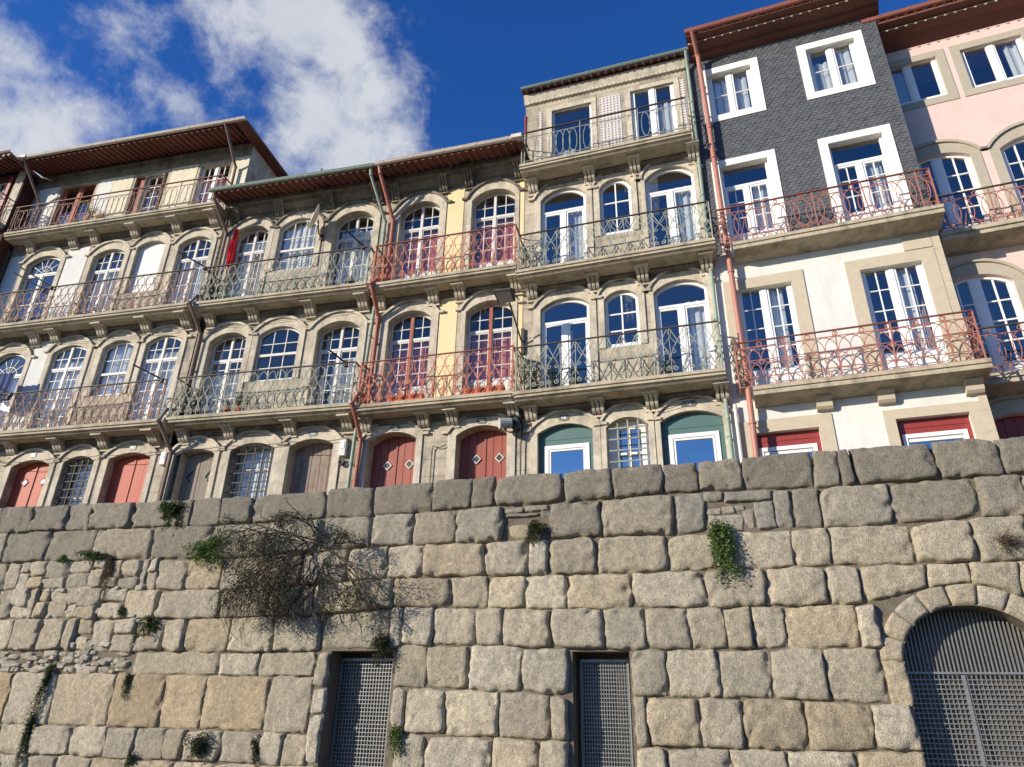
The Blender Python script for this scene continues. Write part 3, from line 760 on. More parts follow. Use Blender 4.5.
B.body(0, 4.57, 17.98, ASH)
for zs, zc, zb, bz in ((10.68, 10.92, 8.22, 9.38), (14.07, 14.37, 11.48, 12.6)):
    surround(B, .46, 1.68, zb, zs, zc, .17, .27); surround(B, 2.04, 2.86, bz, zs, zc-.02, .15, .27); surround(B, 3.22, 4.45, zb, zs, zc+.02, .10, .27)
surround(B, .40, 1.67, 5, 7.40, 7.59, .17, .27); surround(B, 1.97, 2.9, 5.6, 7.39, 7.6, .12, .28); surround(B, 3.15, 4.45, 5, 7.40, 7.60, .11, .3)
for a, b_, zz in ((.78, 1.92, 17.27), (3.02, 4.2, 17.32)):
    s_ = B.mb(); s_.box(a-.14, a, -.02, 0, 14.86, zz+.14); s_.box(b_, b_+.14, -.02, 0, 14.86, zz+.14); s_.box(a, b_, -.02, 0, zz, zz+.14); s_.build('surround', SUR, B.e)
number_plate(B, 1.02, 7.73, '48'); number_plate(B, 3.78, 7.76, '49', .34)
def tilemat():
    M = mat('white_red_azulejo', (.6, .57, .53), .35, .05, 5, 0)
    t = M.node_tree; b = t.nodes['Principled BSDF']; co = nd(t, 'ShaderNodeTexCoord'); mp = nd(t, 'ShaderNodeMapping')
    mp.inputs['Rotation'].default_value = (radians(90), 0, radians(0)); mp.inputs['Scale'].default_value = (9, 9, 9)
    sx = nd(t, 'ShaderNodeSeparateXYZ'); t.links.new(co.outputs['Object'], sx.inputs[0])
    u = math_(t, 'MULTIPLY', math_(t, 'ADD', sx.outputs[0], sx.outputs[2]), 33); v = math_(t, 'MULTIPLY', math_(t, 'SUBTRACT', sx.outputs[0], sx.outputs[2]), 33)
    w = math_(t, 'MULTIPLY', math_(t, 'COSINE', u), math_(t, 'COSINE', v))
    m = nd(t, 'ShaderNodeMapRange'); m.inputs[1].default_value = .15; m.inputs[2].default_value = .4; t.links.new(w, m.inputs[0])
    mi = nd(t, 'ShaderNodeMix', data_type='RGBA'); t.links.new(m.outputs[0], mi.inputs[0]); mi.inputs[6].default_value = (.66, .63, .58, 1); mi.inputs[7].default_value = (.33, .2, .19, 1)
    t.links.new(mi.outputs[2], b.inputs['Base Color']); return M
AZ = tilemat()
for a, b_, z0 in ((2.16, 2.74, 15.45), (4.36, 4.5, 15.0), (.42, .5, 15.0)):
    t_ = B.mb(); t_.box(a, b_, -.012, 0, z0, 17.34); t_.build('tile_panel', AZ, B.e)
f = B.mb(); f.prof([(-.06, 17.68), (0, 17.66), (0, 17.975), (-.16, 17.975), (-.16, 17.93)], -.02, 4.57); fr = f.build('cornice', SUR, B.e)
f = B.mb()
comb(f, .1, 38, .118, .035, -.10, -.09, 17.67, 17.703, 17.706)
f.build('dentils', WSUR, fr)
r_ = B.mb(); r_.box(-.03, .02, -.03, 0, 15.55, 17.3); r_.build('corner_flashing', REDM, B.e)
for zb, (a, b_), st in ((8.0, (.02, 4.62), 'diamond'), (11.28, (.02, 4.74), 'diamond'), (14.64, (.06, 4.5), 'ellipse')):
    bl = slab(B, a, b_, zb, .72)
    railing(B, bl, a+.04, b_-.04, zb+.2, {8.0: 9.36, 11.28: 12.58, 14.64: 16.0}[zb], .7, st, IRONG, topm=IROND)
    corbels(B, (.28, 1.83, 3.02, 4.5), zb, m=SUR)
roof(B, -.05, 4.62, 17.98, .3, SOFF, pitch=18)
gutter(B, -.05, 4.72, 18.05, .3, GUTG, r=.045)
pipe(B, [(4.62, -.34, 18.0), (4.62, -.12, 17.6), (4.62, -.12, 14.9), (4.58, -.12, 11.0), (4.55, -.12, 7.3), (4.53, -.12, 5.0)], .045, GUTG, collars=[(4.6, -.12, 16.3), (4.59, -.12, 13.2), (4.56, -.12, 9.7), (4.54, -.12, 6.9)])
B4 = B
# ---------------- B3: stone and yellow house, red iron balconies
B = Bld('yellow_stone_townhouse', 'stone townhouse with yellow plaster strips, red iron balconies and red ground floor doors', ORG['B3'], -15.7)
def dbl(B, a, b_, zb, zs, zc, y, fm, cur, col=None, panel=.75):
    return window(B, a, b_, zb, zs, zc, y, fm=fm, trans=zs-.52, nv=1, hz=(.28, .56, .84), hz_top=(.5,), fw=.05, mull=.07, leafw=.045, panel=panel, curtain=cur, name='french_door')
for zb, zs, zc, fm in ((8.28, 10.90, 11.16, REDF2), (11.75, 14.49, 14.78, WPAINT2)):
    for a, b_ in ((.36, 1.56), (2.5, 3.74)):
        dbl(B, a, b_, zb, zs, zc, .17, WPAINT2, [(.05, .48, .05, .72, CURTR), (.55, .95, .05, .72, CURTR)])
        if fm is REDF2:
            q = B.mb(); q.box((a+b_)/2-.04, (a+b_)/2+.04, .14, .16, zb, zc-.06); q.build('window_post', REDF2, B.e)
for a, b_, zs, zc in ((.16, 1.42, 7.56, 7.76), (2.43, 3.67, 7.53, 7.74)):
    w_ = b_-a; plank_door(B, a, b_, 5.0, zs, zc, .3, REDD, [(a+w_*.34, 7.02, .085), (a+w_*.79, 7.02, .085)], BLACK)
B.body(0, 4.0, 15.6, ASH)
for zb, zs, zc in ((8.28, 10.90, 11.16), (11.75, 14.49, 14.78)):
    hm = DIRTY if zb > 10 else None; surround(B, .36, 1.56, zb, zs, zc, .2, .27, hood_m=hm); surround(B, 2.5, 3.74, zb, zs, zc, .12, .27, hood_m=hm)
    for a, b_ in ((1.78, 2.26), (3.87, 3.995)):
        q = B.mb(); q.box(a, b_, -.012, 0, zb, zc+.25); q.build('plaster_panel', YELLOW, B.e)
surround(B, .16, 1.42, 5, 7.56, 7.76, .16, .28); surround(B, 2.43, 3.67, 5, 7.53, 7.74, .2, .3)
number_plate(B, .85, 7.86, '46'); number_plate(B, 3.05, 7.85, '44')
for zb, zt in ((8.07, 9.45), (11.55, 12.98)):
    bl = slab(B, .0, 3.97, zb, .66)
    railing(B, bl, .05, 3.93, zb+.2, zt, .66, 'scroll', IRONR, topm=REDF)
    corbels(B, (.12, 1.62, 2.36, 3.86), zb, m=SUR)
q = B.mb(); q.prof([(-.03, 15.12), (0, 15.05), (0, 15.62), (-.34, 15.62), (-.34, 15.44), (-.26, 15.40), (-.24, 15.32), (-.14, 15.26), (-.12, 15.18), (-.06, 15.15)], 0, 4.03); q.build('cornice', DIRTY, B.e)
corbels(B, (.2, 1.66, 2.42, 3.86), 15.36, .26, DIRTY, .26, .42)
roof(B, 0, 4.0, 15.51, .95, TILE, hipR=True, side_over=.15, pitch=14, rafters=True)
gutter(B, 0, 4.16, 15.56, .9, GUTP, r=.075, box_ends=(4.02,))
B3 = B
# ---------------- B2: grey-green iron balconies
B = Bld('weathered_stone_townhouse', 'weathered stone townhouse with pale green iron balconies and grey wooden doors below', ORG['B2'], -13.5)
for zb, zs, zc in ((8.33, 10.86, 11.10), (11.82, 14.50, 14.80)):
    up = zb > 10
    dbl(B, -.32, .84, zb, zs, zc, .2, WPAINT2, [(.0, 1, 0, .9, CURT)] if up else [(.0, .9, .1, .6, CURT)], panel=.0 if up else .4)
    window(B, 1.2, 2.44, 9.5 if not up else 13.03, zs+.03, zc+.03, .06, fm=WPAINT2, kind='sash', nv=2, trans=(10.3 if not up else 13.75), hz=(.5,), hz_top=(.45,), fw=.05, curtain=[(.0, 1, 0, .98, CURT)] if up else None)
    dbl(B, 2.97, 4.2, zb, zs, zc, .2, WPAINT2, [(0, 1, 0, .85, CURT)] if up else [(.3, 1, 0, .65, CURT)], panel=.0 if up else .4)
ar = [(-.1, 7.1, .0)]
d = plank_door(B, -.55, .60, 5.0, 7.52, 7.68, .26, WOODG, None, planks=4, seam=False)
for cx in (-.22, .30):     # dark chevrons cut in the boards
    c = B.mb(); sg = 1
    c.tube([(cx+.07, .25, 7.08+.1), (cx-.06, .25, 7.0), (cx+.05, .25, 6.9)], .022, 4); c.build('chevron_cutout', BLACK, d)
window(B, 1.05, 2.3, 5.6, 7.56, 7.74, .24, fm=WPAINT2, kind='fixed', nv=4, hz=(.25, .5, .75), fw=.04, curtain=[(0, 1, 0, 1, PANELW)])
grille(B, 1.07, 2.28, 5.6, 7.62, 5, 8, .013, .1, arch=arcpts(1.05, 2.3, 7.56, 7.74))
plank_door(B, 2.7, 3.9, 5.0, 7.57, 7.74, .3, WOODF, None, planks=5, seam=False, handle=False)
B.body(-.6, 4.65, 15.6, ASH)
for zb, zs, zc, mz in ((8.33, 10.86, 11.10, 9.5), (11.82, 14.50, 14.80, 13.03)):
    hm = DIRTY if zb > 10 else None; surround(B, -.32, .84, zb, zs, zc, .17, .27, hood_m=hm); surround(B, 1.2, 2.44, mz, zs+.03, zc+.03, .17, .25, hood_m=hm); surround(B, 2.97, 4.2, zb, zs, zc, .2, .27, hood_m=hm)
surround(B, -.55, .60, 5, 7.52, 7.68, .14, .28); surround(B, 1.05, 2.3, 5.5, 7.56, 7.74, .2, .28); surround(B, 2.7, 3.9, 5, 7.57, 7.74, .2, .28)
number_plate(B, .08, 7.84, '42'); number_plate(B, 3.3, 7.88, '43')
for zb, zt in ((8.15, 9.5), (11.62, 13.0)):
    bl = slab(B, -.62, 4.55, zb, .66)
    railing(B, bl, -.56, 4.5, zb+.2, zt, .66, 'scroll', IRONG, topm=IROND)
    corbels(B, (-.35, 1.0, 2.72, 4.28), zb, m=SUR)
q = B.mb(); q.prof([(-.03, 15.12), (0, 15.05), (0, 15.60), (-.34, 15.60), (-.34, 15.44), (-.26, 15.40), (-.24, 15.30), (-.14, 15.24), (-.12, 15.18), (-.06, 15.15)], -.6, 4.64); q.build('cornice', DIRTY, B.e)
corbels(B, (-.35, 1.15, 2.78, 4.3), 15.36, .28, DIRTY, .3, .42, 4)
roof(B, -.72, 4.64, 15.49, .95, TILE, pitch=14, rafters=True)
gutter(B, -.75, 4.45, 15.53, .9, GUTG, r=.07)
gutter(B, 4.45, 4.64, 15.55, .9, GUTP)
# drainpipes between this house and the yellow one
pipe(B, [(4.36, -.94, 15.55), (4.36, -.84, 15.3), (4.60, -.1, 14.2), (4.60, -.1, 13.6), (4.58, -.1, 11.0), (4.5, -.1, 8.6), (4.44, -.1, 5.0)], .045, GUTG, collars=[(4.6, -.1, 13.8), (4.56, -.1, 10.5), (4.47, -.1, 7.0)])
pipe(B, [(4.62, -.94, 15.55), (4.64, -.84, 15.3), (4.84, -.1, 14.2), (4.84, -.1, 12.2), (4.80, -.55, 11.95), (4.72, -.72, 11.7), (4.74, -.12, 11.0), (4.72, -.1, 8.75), (4.68, -.6, 8.6), (4.62, -.74, 8.3), (4.66, -.12, 7.6), (4.6, -.1, 5.0)], .052, PIPER, collars=[(4.84, -.1, 13.4), (4.73, -.1, 10.3), (4.62, -.1, 6.6)])
# the pipe at the left end
pipe(B, [(-.62, -.94, 15.5), (-.62, -.86, 15.3), (-.56, -.1, 14.6), (-.56, -.1, 12.3), (-.60, -.6, 12.05), (-.66, -.74, 11.75), (-.60, -.12, 11.1), (-.62, -.1, 8.8), (-.66, -.6, 8.6), (-.70, -.74, 8.25), (-.62, -.12, 7.6), (-.64, -.1, 5.0)], .05, PIPEB, collars=[(-.56, -.1, 13.3), (-.61, -.1, 10.0)])
q = B.mb(); q.tube([(1.25, 1.4, 16.2), (1.3, 1.4, 18.1)], .035, 8); q.build('vent_pipe', PIPEB, B.e)
B2 = B
# ---------------- B1: cream house on the left, one storey taller
B = Bld('cream_townhouse', 'tall cream and stone townhouse with brown eaves and bright red ground floor doors', ORG['B1'], -13.5)
d1 = plank_door(B, 3.0, 4.27, 5.0, 7.50, 7.68, .2, REDO, [(3.0+.30*1.27, 7.12, .085), (3.0+.76*1.27, 7.12, .085)], WPAINT, planks=4)
plank_door(B, 6.13, 7.42, 5.0, 7.54, 7.70, .2, REDO, None, planks=4)
window(B, 4.7, 5.68, 5.6, 7.53, 7.70, .24, fm=WPAINT2, kind='fixed', nv=3, hz=(.25, .5, .75), fw=.04, curtain=[(0, 1, 0, 1, PANELW)])
grille(B, 4.72, 5.66, 5.6, 7.58, 5, 9, .014, .1, arch=arcpts(4.7, 5.68, 7.53, 7.70))
plank_door(B, .5, 1.65, 5.0, 7.5, 7.68, .26, REDO, None, planks=4)
window(B, .93, 2.2, 8.33, 10.88, 11.2, .06, fm=WPAINT2, trans=10.45, fan=True, nv=0, hz=(.5,), fw=.05, panel=.5, name='french_door', curtain=[(0, 1, 0, .75, CURT)])
dbl(B, 3.1, 4.3, 8.33, 11.02, 11.24, .05, WPAINT2, [(0, 1, 0, .85, CURT)], panel=.0)
window(B, 4.84, 5.9, 9.5, 11.02, 11.24, .08, fm=WPAINT2, kind='sash', nv=2, trans=10.2, hz=(.5,), hz_top=(.45,), fw=.05, curtain=[(0, 1, 0, 1, CURT)])
dbl(B, 6.3, 7.46, 8.33, 11.02, 11.24, .05, WPAINT2, [(0, 1, 0, .85, CURT)], panel=.0)
window(B, .86, 2.16, 11.85, 14.50, 14.76, .07, fm=WPAINT2, trans=14.1, fan=True, nv=0, hz=(.5,), fw=.055, panel=.0, name='french_door')
dbl(B, 3.4, 4.58, 11.85, 14.45, 14.66, .09, WPAINT2, [(.1, 1, 0, .8, CURT)], panel=.0)
B.holes.append((opening(4.98, 6.0, 12.9, 14.58, 14.76), .2))
q = B.mb(); q.prism([(4.98, 12.9), (6.0, 12.9)]+arcpts(4.98, 6.0, 14.58, 14.76)[::-1], .1, .16); q.build('window_blind', PANELW, B.e)
dbl(B, 6.5, 7.64, 11.85, 14.45, 14.68, .09, WPAINT2, [(.0, 1, 0, .8, CURT)], panel=.0)
window(B, 1.1, 2.5, 15.4, 17.66, 17.66, .1, fm=REDF2, nv=0, hz=(.45,), fw=.09, mull=.1, leafw=.08, name='french_door', curtain=[(.2, .9, 0, .55, CURT)])
window(B, 4.45, 5.14, 15.4, 17.56, 17.56, .1, fm=WPAINT, kind='fixed', nv=1, hz=(.2, .4, .6, .8), fw=.06, name='french_door')
window(B, 6.5, 7.62, 15.4, 17.60, 17.60, .1, fm=WPAINT, nv=1, hz=(.25, .5, .75), fw=.06, mull=.1, name='french_door', curtain=[(0, 1, 0, .8, CURTR)])
B.holes.append((opening(4.07, 4.44, 15.4, 17.6, 17.6), .2)); B.holes.append((opening(5.15, 5.3, 15.4, 17.6, 17.6), .2))
B.body(0, 8.3, 18.15, ASH, outer=[(0, 4.6), (7.9, 4.6), (7.9, 15.2), (8.3, 15.2), (8.3, 18.15), (0, 18.15)])
q = B.mb(); q.box(4.07, 4.44, .1, .14, 15.4, 17.58); q.box(5.15, 5.3, .1, .14, 15.4, 17.58); q.build('shutter', REDM, B.e)
# plaster facing of the top storey and the pale strips below
TOP = [(0.16, 1.0), (2.6, 3.97), (5.42, 6.4), (7.72, 8.29)]
for a, b_ in TOP:
    q = B.mb(); q.box(a, b_, -.014, 0, 15.4, 17.72); q.build('plaster_panel', CREAM if a != .16 else WHITEP, B.e)
q = B.mb(); q.box(2.62, 3.2, -.02, -.0141, 16.3, 17.62); q.build('patch', WHITEP, B.e)
for z0, z1 in ((8.33, 11.5), (11.85, 14.9)):
    q = B.mb(); q.box(2.36, 2.95 if z0 < 10 else 3.15, -.012, 0, z0, z1); q.build('plaster_panel', WHITEP, B.e)
    q = B.mb(); q.box(.05, .62, -.012, 0, z0, z1); q.build('plaster_panel', WHITEP, B.e)
for a, b_, zb, zs, zc in ((3.0, 4.27, 5, 7.50, 7.68), (4.7, 5.68, 5.5, 7.53, 7.70), (6.13, 7.42, 5, 7.54, 7.70), (.5, 1.65, 5, 7.5, 7.68), (.93, 2.2, 8.33, 10.88, 11.2), (3.1, 4.3, 8.33, 11.02, 11.24), (4.84, 5.9, 9.5, 11.02, 11.24), (6.3, 7.46, 8.33, 11.02, 11.24),
                          (.86, 2.16, 11.85, 14.5, 14.76), (3.4, 4.58, 11.85, 14.45, 14.66), (4.98, 6.0, 12.9, 14.58, 14.76), (6.5, 7.64, 11.85, 14.45, 14.68)):
    surround(B, a, b_, zb, zs, zc, .16, .26)
number_plate(B, 3.62, 7.82, '39', .2, .14, False); number_plate(B, 6.8, 7.84, '41', .2, .14, False)
for zb, zt, a, b_, m_ in ((8.13, 9.5, -.2, 7.88, IRONB), (11.65, 13.02, -.2, 7.88, IRONB), (15.2, 16.46, .25, 8.0, IRONB)):
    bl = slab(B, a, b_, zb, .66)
    railing(B, bl, a+.04, b_-.04, zb+.2, zt, .66, 'scroll' if zb < 15 else 'ellipse', m_, ret=(True, zb > 15), topm=IROND if zb < 15 else REDF)
corbels(B, (1.2, 2.95, 4.5, 5.95, 7.5), 8.13); corbels(B, (.5, 2.4, 3.15, 4.78, 6.28, 7.6), 11.65); corbels(B, (.9, 2.55, 3.38, 4.88, 6.38, 7.7), 15.2)
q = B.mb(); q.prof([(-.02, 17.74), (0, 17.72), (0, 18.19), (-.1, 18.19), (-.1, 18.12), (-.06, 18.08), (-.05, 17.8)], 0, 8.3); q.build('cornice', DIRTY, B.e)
roof(B, 0.15, 8.3, 18.15, 1.0, TILE, hipR=True, side_over=.35, pitch=11, rafters=True)
gutter(B, .2, 8.66, 18.2, .98, GUTP, r=.07, box_ends=(.34,))
pipe(B, [(.36, -1.04, 18.15), (.38, -.9, 17.95), (.5, -.1, 17.0), (.5, -.1, 15.4)], .045, PIPEB)
pipe(B, [(7.95, -1.04, 18.15), (7.95, -.85, 17.95), (7.92, -.12, 17.2), (7.92, -.1, 15.4)], .045, PIPEB)
pipe(B, [(.0, -.1, 15.1), (0, -.1, 5.0)], .07, IROND)
B1 = B
# ---------------- B0: oxblood house at the far left
AZ1 = radians(-13.5)
def b1pt(x, y): return (ORG['B1'][0]+x*cos(AZ1)-y*sin(AZ1), ORG['B1'][1]+x*sin(AZ1)+y*cos(AZ1))
B = Bld('oxblood_townhouse', 'dark red townhouse cut off by the left edge, with a shuttered window under its eaves', b1pt(-5, -.5), -13.5)
window(B, 3.2, 4.35, 16.3, 17.9, 17.9, .1, fm=WPAINT, nv=1, hz=(.5,), fw=.06)
window(B, .9, 2.05, 16.3, 17.9, 17.9, .1, fm=WPAINT, nv=1, hz=(.5,), fw=.06)
for zb in (12.0, 8.4, 5.0):
    window(B, 3.2, 4.35, zb+.4, zb+2.5, zb+2.5, .1, fm=WPAINT, nv=1, hz=(.3, .6), fw=.06); window(B, .9, 2.05, zb+.4, zb+2.5, zb+2.5, .1, fm=WPAINT, nv=1, hz=(.3, .6), fw=.06)
B.body(0, 5.0, 18.15, DKRED)
for a, b_ in ((4.37, 4.5), (2.07, 2.2)):
    q = B.mb(); q.box(a, b_, -.05, -.01, 16.2, 18.0); q.build('shutter', REDM, B.e)
q = B.mb(); q.box(4.62, 4.95, -.015, 0, 15.8, 18.3); q.build('corner_stones', SUR, B.e)
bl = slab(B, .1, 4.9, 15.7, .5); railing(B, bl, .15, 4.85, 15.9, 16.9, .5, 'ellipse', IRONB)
roof(B, 0, 5.0, 18.12, .8, TILE, hipR=True, side_over=.12, pitch=12, rafters=True)
gutter(B, 0, 5.12, 18.25, .78, IRONB)
# ---------------- B5: slate-hung house
B = Bld('slate_hung_townhouse', 'townhouse hung with dark slate scales above white plaster, with white window surrounds', ORG['B5'], -20.2); B.glass = GLASS2
def win5(a, b_, zb, zt, **k): return window(B, a, b_, zb, zt, zt, .09, fm=WPAINT, fw=.06, leafw=.07, mull=.1, **k)
win5(.52, 1.62, 15.72, 17.22, hz=(.5,), nv=0, curtain=[(.05, .9, 0, .95, CURT)]); win5(2.98, 4.12, 15.72, 17.22, hz=(.5,), nv=0, curtain=[(.1, .48, 0, .8, CURT), (.6, 1, 0, 1, CURT)])
for a, b_ in ((.52, 1.63), (3.0, 4.16)):
    win5(a, b_, 11.4, 14.02, trans=13.42, nv=1, hz=(.333, .667), panel=.62, name='french_door', curtain=[(.62, .98, .2, .8, CURT)])
for a, b_ in ((.5, 1.67), (3.06, 4.25)):
    win5(a, b_, 7.8, 10.42, nv=1, hz=(.25, .5, .75), panel=.62, name='french_door', curtain=[(.62, .85, .2, 1, CURT)])
for a, b_ in ((.45, 1.70), (3.08, 4.33)):
    B.holes.append((opening(a, b_, 5.0, 6.95, 6.95), .2))
    q = B.mb(); q.box(a, a+.07, .12, .18, 5, 6.95); q.box(b_-.08, b_, .12, .18, 5, 6.95); q.box(a+.07, b_-.08, .12, .18, 6.66, 6.95); q.box(a+.02, b_-.02, .108, .12, 6.78, 6.81)
    d = q.build('door', REDM, B.e)
    q = B.mb(); q.box(a+.07, a+.15, .1, .19, 5, 6.66); q.box(b_-.16, b_-.08, .1, .19, 5, 6.66); q.box(a+.15, b_-.16, .1, .19, 6.58, 6.66); q.box(a+.17, b_-.18, .12, .18, 6.50, 6.56); q.build('door_frame', WPAINT, d)
    q = B.mb(); q.add([(a+.15, .15, 5), (b_-.16, .15, 5), (b_-.16, .15, 6.6), (a+.15, .15, 6.6)], [(0, 1, 2, 3)]); q.build('pane', GLASSM, d)
B.body(0, 4.66, 17.92, WHITEP, outer=[(0, 4.6), (4.66, 4.6), (4.66, 17.92), (0, 17.92)])
# slate hanging: overlapping scales, one sheet with the openings left free
q = B.mb(); rw, cw = .085, .14; z = 11.42; row = 0
WIN5 = [(.5, 1.64, 15.7, 17.24), (2.96, 4.14, 15.7, 17.24), (.5, 1.65, 11.3, 14.04), (2.98, 4.18, 11.3, 14.04)]
while z < 17.95:
    x = -.02+(cw/2 if row % 2 else 0)-cw
    while x < 4.70:
        x0, x1 = max(x, -.02), min(x+cw, 4.69)
        if x1-x0 > .03 and not any(x1 > a+.01 and x0 < b_-.01 and z+rw*1.6 > c+.02 and z < d_-.02 for a, b_, c, d_ in WIN5):
            j = random.uniform(-.009, .009); t0 = -.031+random.uniform(-.004, .003); cxx = (x0+x1)/2
            pts = [(x0+.003, z+rw*1.7), (x0+.003, z+rw*.45+j), (x0+(x1-x0)*.2, z+.02+j), (cxx, z+j), (x1-(x1-x0)*.2, z+.02+j), (x1-.003, z+rw*.45+j), (x1-.003, z+rw*1.7)]
            n = len(pts)
            vs = []
            for (px_, pz_) in pts:
                yy = t0+(pz_-z)/(rw*1.7)*.017; vs.append((px_, yy, min(pz_, 17.95)))
            vs2 = [(a, -.002, c) for a, b__, c in vs]
            q.add(vs+vs2, [tuple(range(n))]+[(i, i+n, (i+1) % n+n, (i+1) % n) for i in range(n)])
        x += cw
    z += rw; row += 1
q.build('slate_cladding', SLATE, B.e)
q = B.mb(); q.box(4.66, 4.69, -.03, 2.5, 11.3, 17.92); q.build('slate_return', SLATE, B.e)
def frame5(a, b_, z0, z1, w, closed, m, pr=.045, sill=False):
    q = B.mb(); q.box(a-w, a, -pr, 0, z0-(w if closed else 0), z1+w); q.box(b_, b_+w, -pr, 0, z0-(w if closed else 0), z1+w); q.box(a, b_, -pr, 0, z1, z1+w)
    if closed: q.box(a, b_, -pr, 0, z0-w, z0)
    return q.build('surround', m, B.e)
frame5(.52, 1.62, 15.72, 17.22, .2, True, WSUR); frame5(2.98, 4.12, 15.72, 17.22, .2, True, WSUR)
frame5(.52, 1.63, 11.4, 14.02, .2, False, WSUR); frame5(3.0, 4.16, 11.4, 14.02, .2, False, WSUR)
frame5(.5, 1.67, 7.8, 10.42, .27, False, STONE5, .025); frame5(3.06, 4.25, 7.8, 10.42, .27, False, STONE5, .025)
frame5(.45, 1.70, 5, 6.95, .27, False, STONE5, .025); frame5(3.08, 4.33, 5, 6.95, .2, False, STONE5, .025)
q = B.mb()
for z0 in [4.9+i*.41 for i in range(16)]: q.box(4.53, 4.675, -.027, 0, z0+.002, min(z0+.408, 11.2))
q.box(3.98, 4.52, -.024, 0, 10.72, 11.2)
q.build('corner_stones', STONE5, B.e)
slabs5 = []
for zb, zt, st, a in ((7.56, 8.83, 'arcs', .56), (11.16, 12.38, 'vesica', .56)):
    q = B.mb(); q.prof([(-.56, zb+.2), (-.56, zb+.12), (-.53, zb+.11), (-.53, zb+.02), (-.3, zb), (0, zb-.06), (0, zb+.2)][::-1], a, 4.76); bl = q.build('balcony', SLAB, B.e)
    railing(B, bl, a-.25, 4.7, zb+.2, zt, .56, st, IRONS, topm=REDF)
for x in (1.87, 2.99, 4.5):
    q = B.mb(); q.prof([(-.22, 7.55), (-.22, 7.47), (-.17, 7.44), (-.15, 7.33), (-.1, 7.28), (0, 7.26), (0, 7.55)][::-1], x-.15, x+.15); q.build('corbel', STONE5, B.e)
q = B.mb(); q.prof([(0, 17.8), (-.2, 17.86), (-.22, 17.95), (-.5, 17.97), (-.5, 18.05), (-.72, 18.06), (-.72, 18.12), (0, 18.12)][::-1], .14, 4.8); e5 = q.build('eave_boards', SOFF, B.e)
q = B.mb()
comb(q, .15, 21, .215, .05, -.56, -.55, 17.93, 17.966, 17.969)
q.build('eave_dentils', STONE6, e5)
roof(B, .12, 4.8, 18.1, .75, TILE, pitch=22); gutter(B, .1, 4.85, 18.18, .7, GUTR, r=.07)
pipe(B,     [(.30, -.8, 18.14), (.36, -.26, 17.75), (.40, -.22, 15.2), (.44, -.22, 11.5), (.47, -.22, 8.1), (.43, -.22, 5.0)], .062, PIPES, collars=[(.38, -.22, 16.6), (.41, -.22, 14.2), (.45, -.22, 10.8), (.46, -.22, 7.1)])
pipe(B, [(.16, -.1, 7.6), (.16, -.1, 5.0)], .04, WPAINT2)
B5 = B
# ---------------- B6: pink house
B = Bld('pink_townhouse', 'pink plastered townhouse set back behind the slate one, with arched stone window surrounds', ORG['B6'], -21.6); B.glass = GLASS2
def w6(a, b_): return window(B, a, b_, 15.38, 16.68, 16.68, .06, fm=WPAINT, fw=.06, mull=.11, leafw=.06, nv=0, curtain=[(.05, .5, 0, 1, CURT)] if a < 1 else [(.75, 1, 0, 1, CURT)])
for a in (-.05, 1.77, 3.75): w6(a, a+1.3)
for zb, zs, zc in ((11.15, 13.45, 13.68), (7.75, 10.05, 10.3), ):
    for a in (-.05, 1.85, 3.75):
        window(B, a, a+1.33, zb, zs, zc, .08, fm=WPAINT, nv=1, hz=(.25, .5, .75), fw=.07, mull=.16, leafw=.05, panel=.5, name='french_door', mw=.03, curtain=None)
for a in (-.05, 1.85, 3.75):
    plank_door(B, a, a+1.33, 5.0, 6.9, 7.1, .15, REDM, None)
B.body(-.4, 5.6, 17.5, PINK)
def fr6(a, b_, z0, z1, w=.2):
    q = B.mb(); q.box(a-w, a, -.02, 0, z0-w, z1+w); q.box(b_, b_+w, -.02, 0, z0-w, z1+w); q.box(a, b_, -.02, 0, z1, z1+w); q.box(a, b_, -.02, 0, z0-w, z0); q.build('surround', STONE6, B.e)
for a in (-.05, 1.77, 3.75): fr6(a, a+1.3, 15.38, 16.68)
for zb, zs, zc in ((11.15, 13.45, 13.68), (7.75, 10.05, 10.3), (5, 6.9, 7.1)):
    for a in (-.05, 1.85, 3.75): surround(B, a, a+1.33, zb, zs, zc, .2, .3, m=STONE6, proud=.02, hood=True)
for zb, zt in ((7.54, 8.77), (10.95, 12.1)):
    q = B.mb(); q.prof([(-.6, zb+.2), (-.6, zb+.1), (-.56, zb+.09), (-.56, zb), (0, zb-.1), (0, zb+.2)][::-1], .1, 5.4); bl = q.build('balcony', SLAB, B.e)
    railing(B, bl, .15, 5.3, zb+.2, zt, .6, 'vesica', IRONS, topm=IROND)
q = B.mb(); q.prof([(0, 17.2), (-.3, 17.38), (-.5, 17.42), (-.5, 17.5), (-.72, 17.52), (-.72, 17.6), (0, 17.6)][::-1], -.3, 5.6); e6 = q.build('eave_boards', SOFF, B.e)
q = B.mb()
comb(q, -.2, 26, .215, .05, -.56, -.55, 17.38, 17.416, 17.419)
q.build('eave_dentils', STONE6, e6)
roof(B, -.3, 5.6, 17.6, .75, TILE, pitch=22); gutter(B, -.3, 5.6, 17.68, .7, GUTR, r=.07)
pipe(B, [(-.2, -.7, 17.65), (-.22, -.12, 17.2), (-.22, -.1, 11.4)], .05, PIPES)
B6 = B
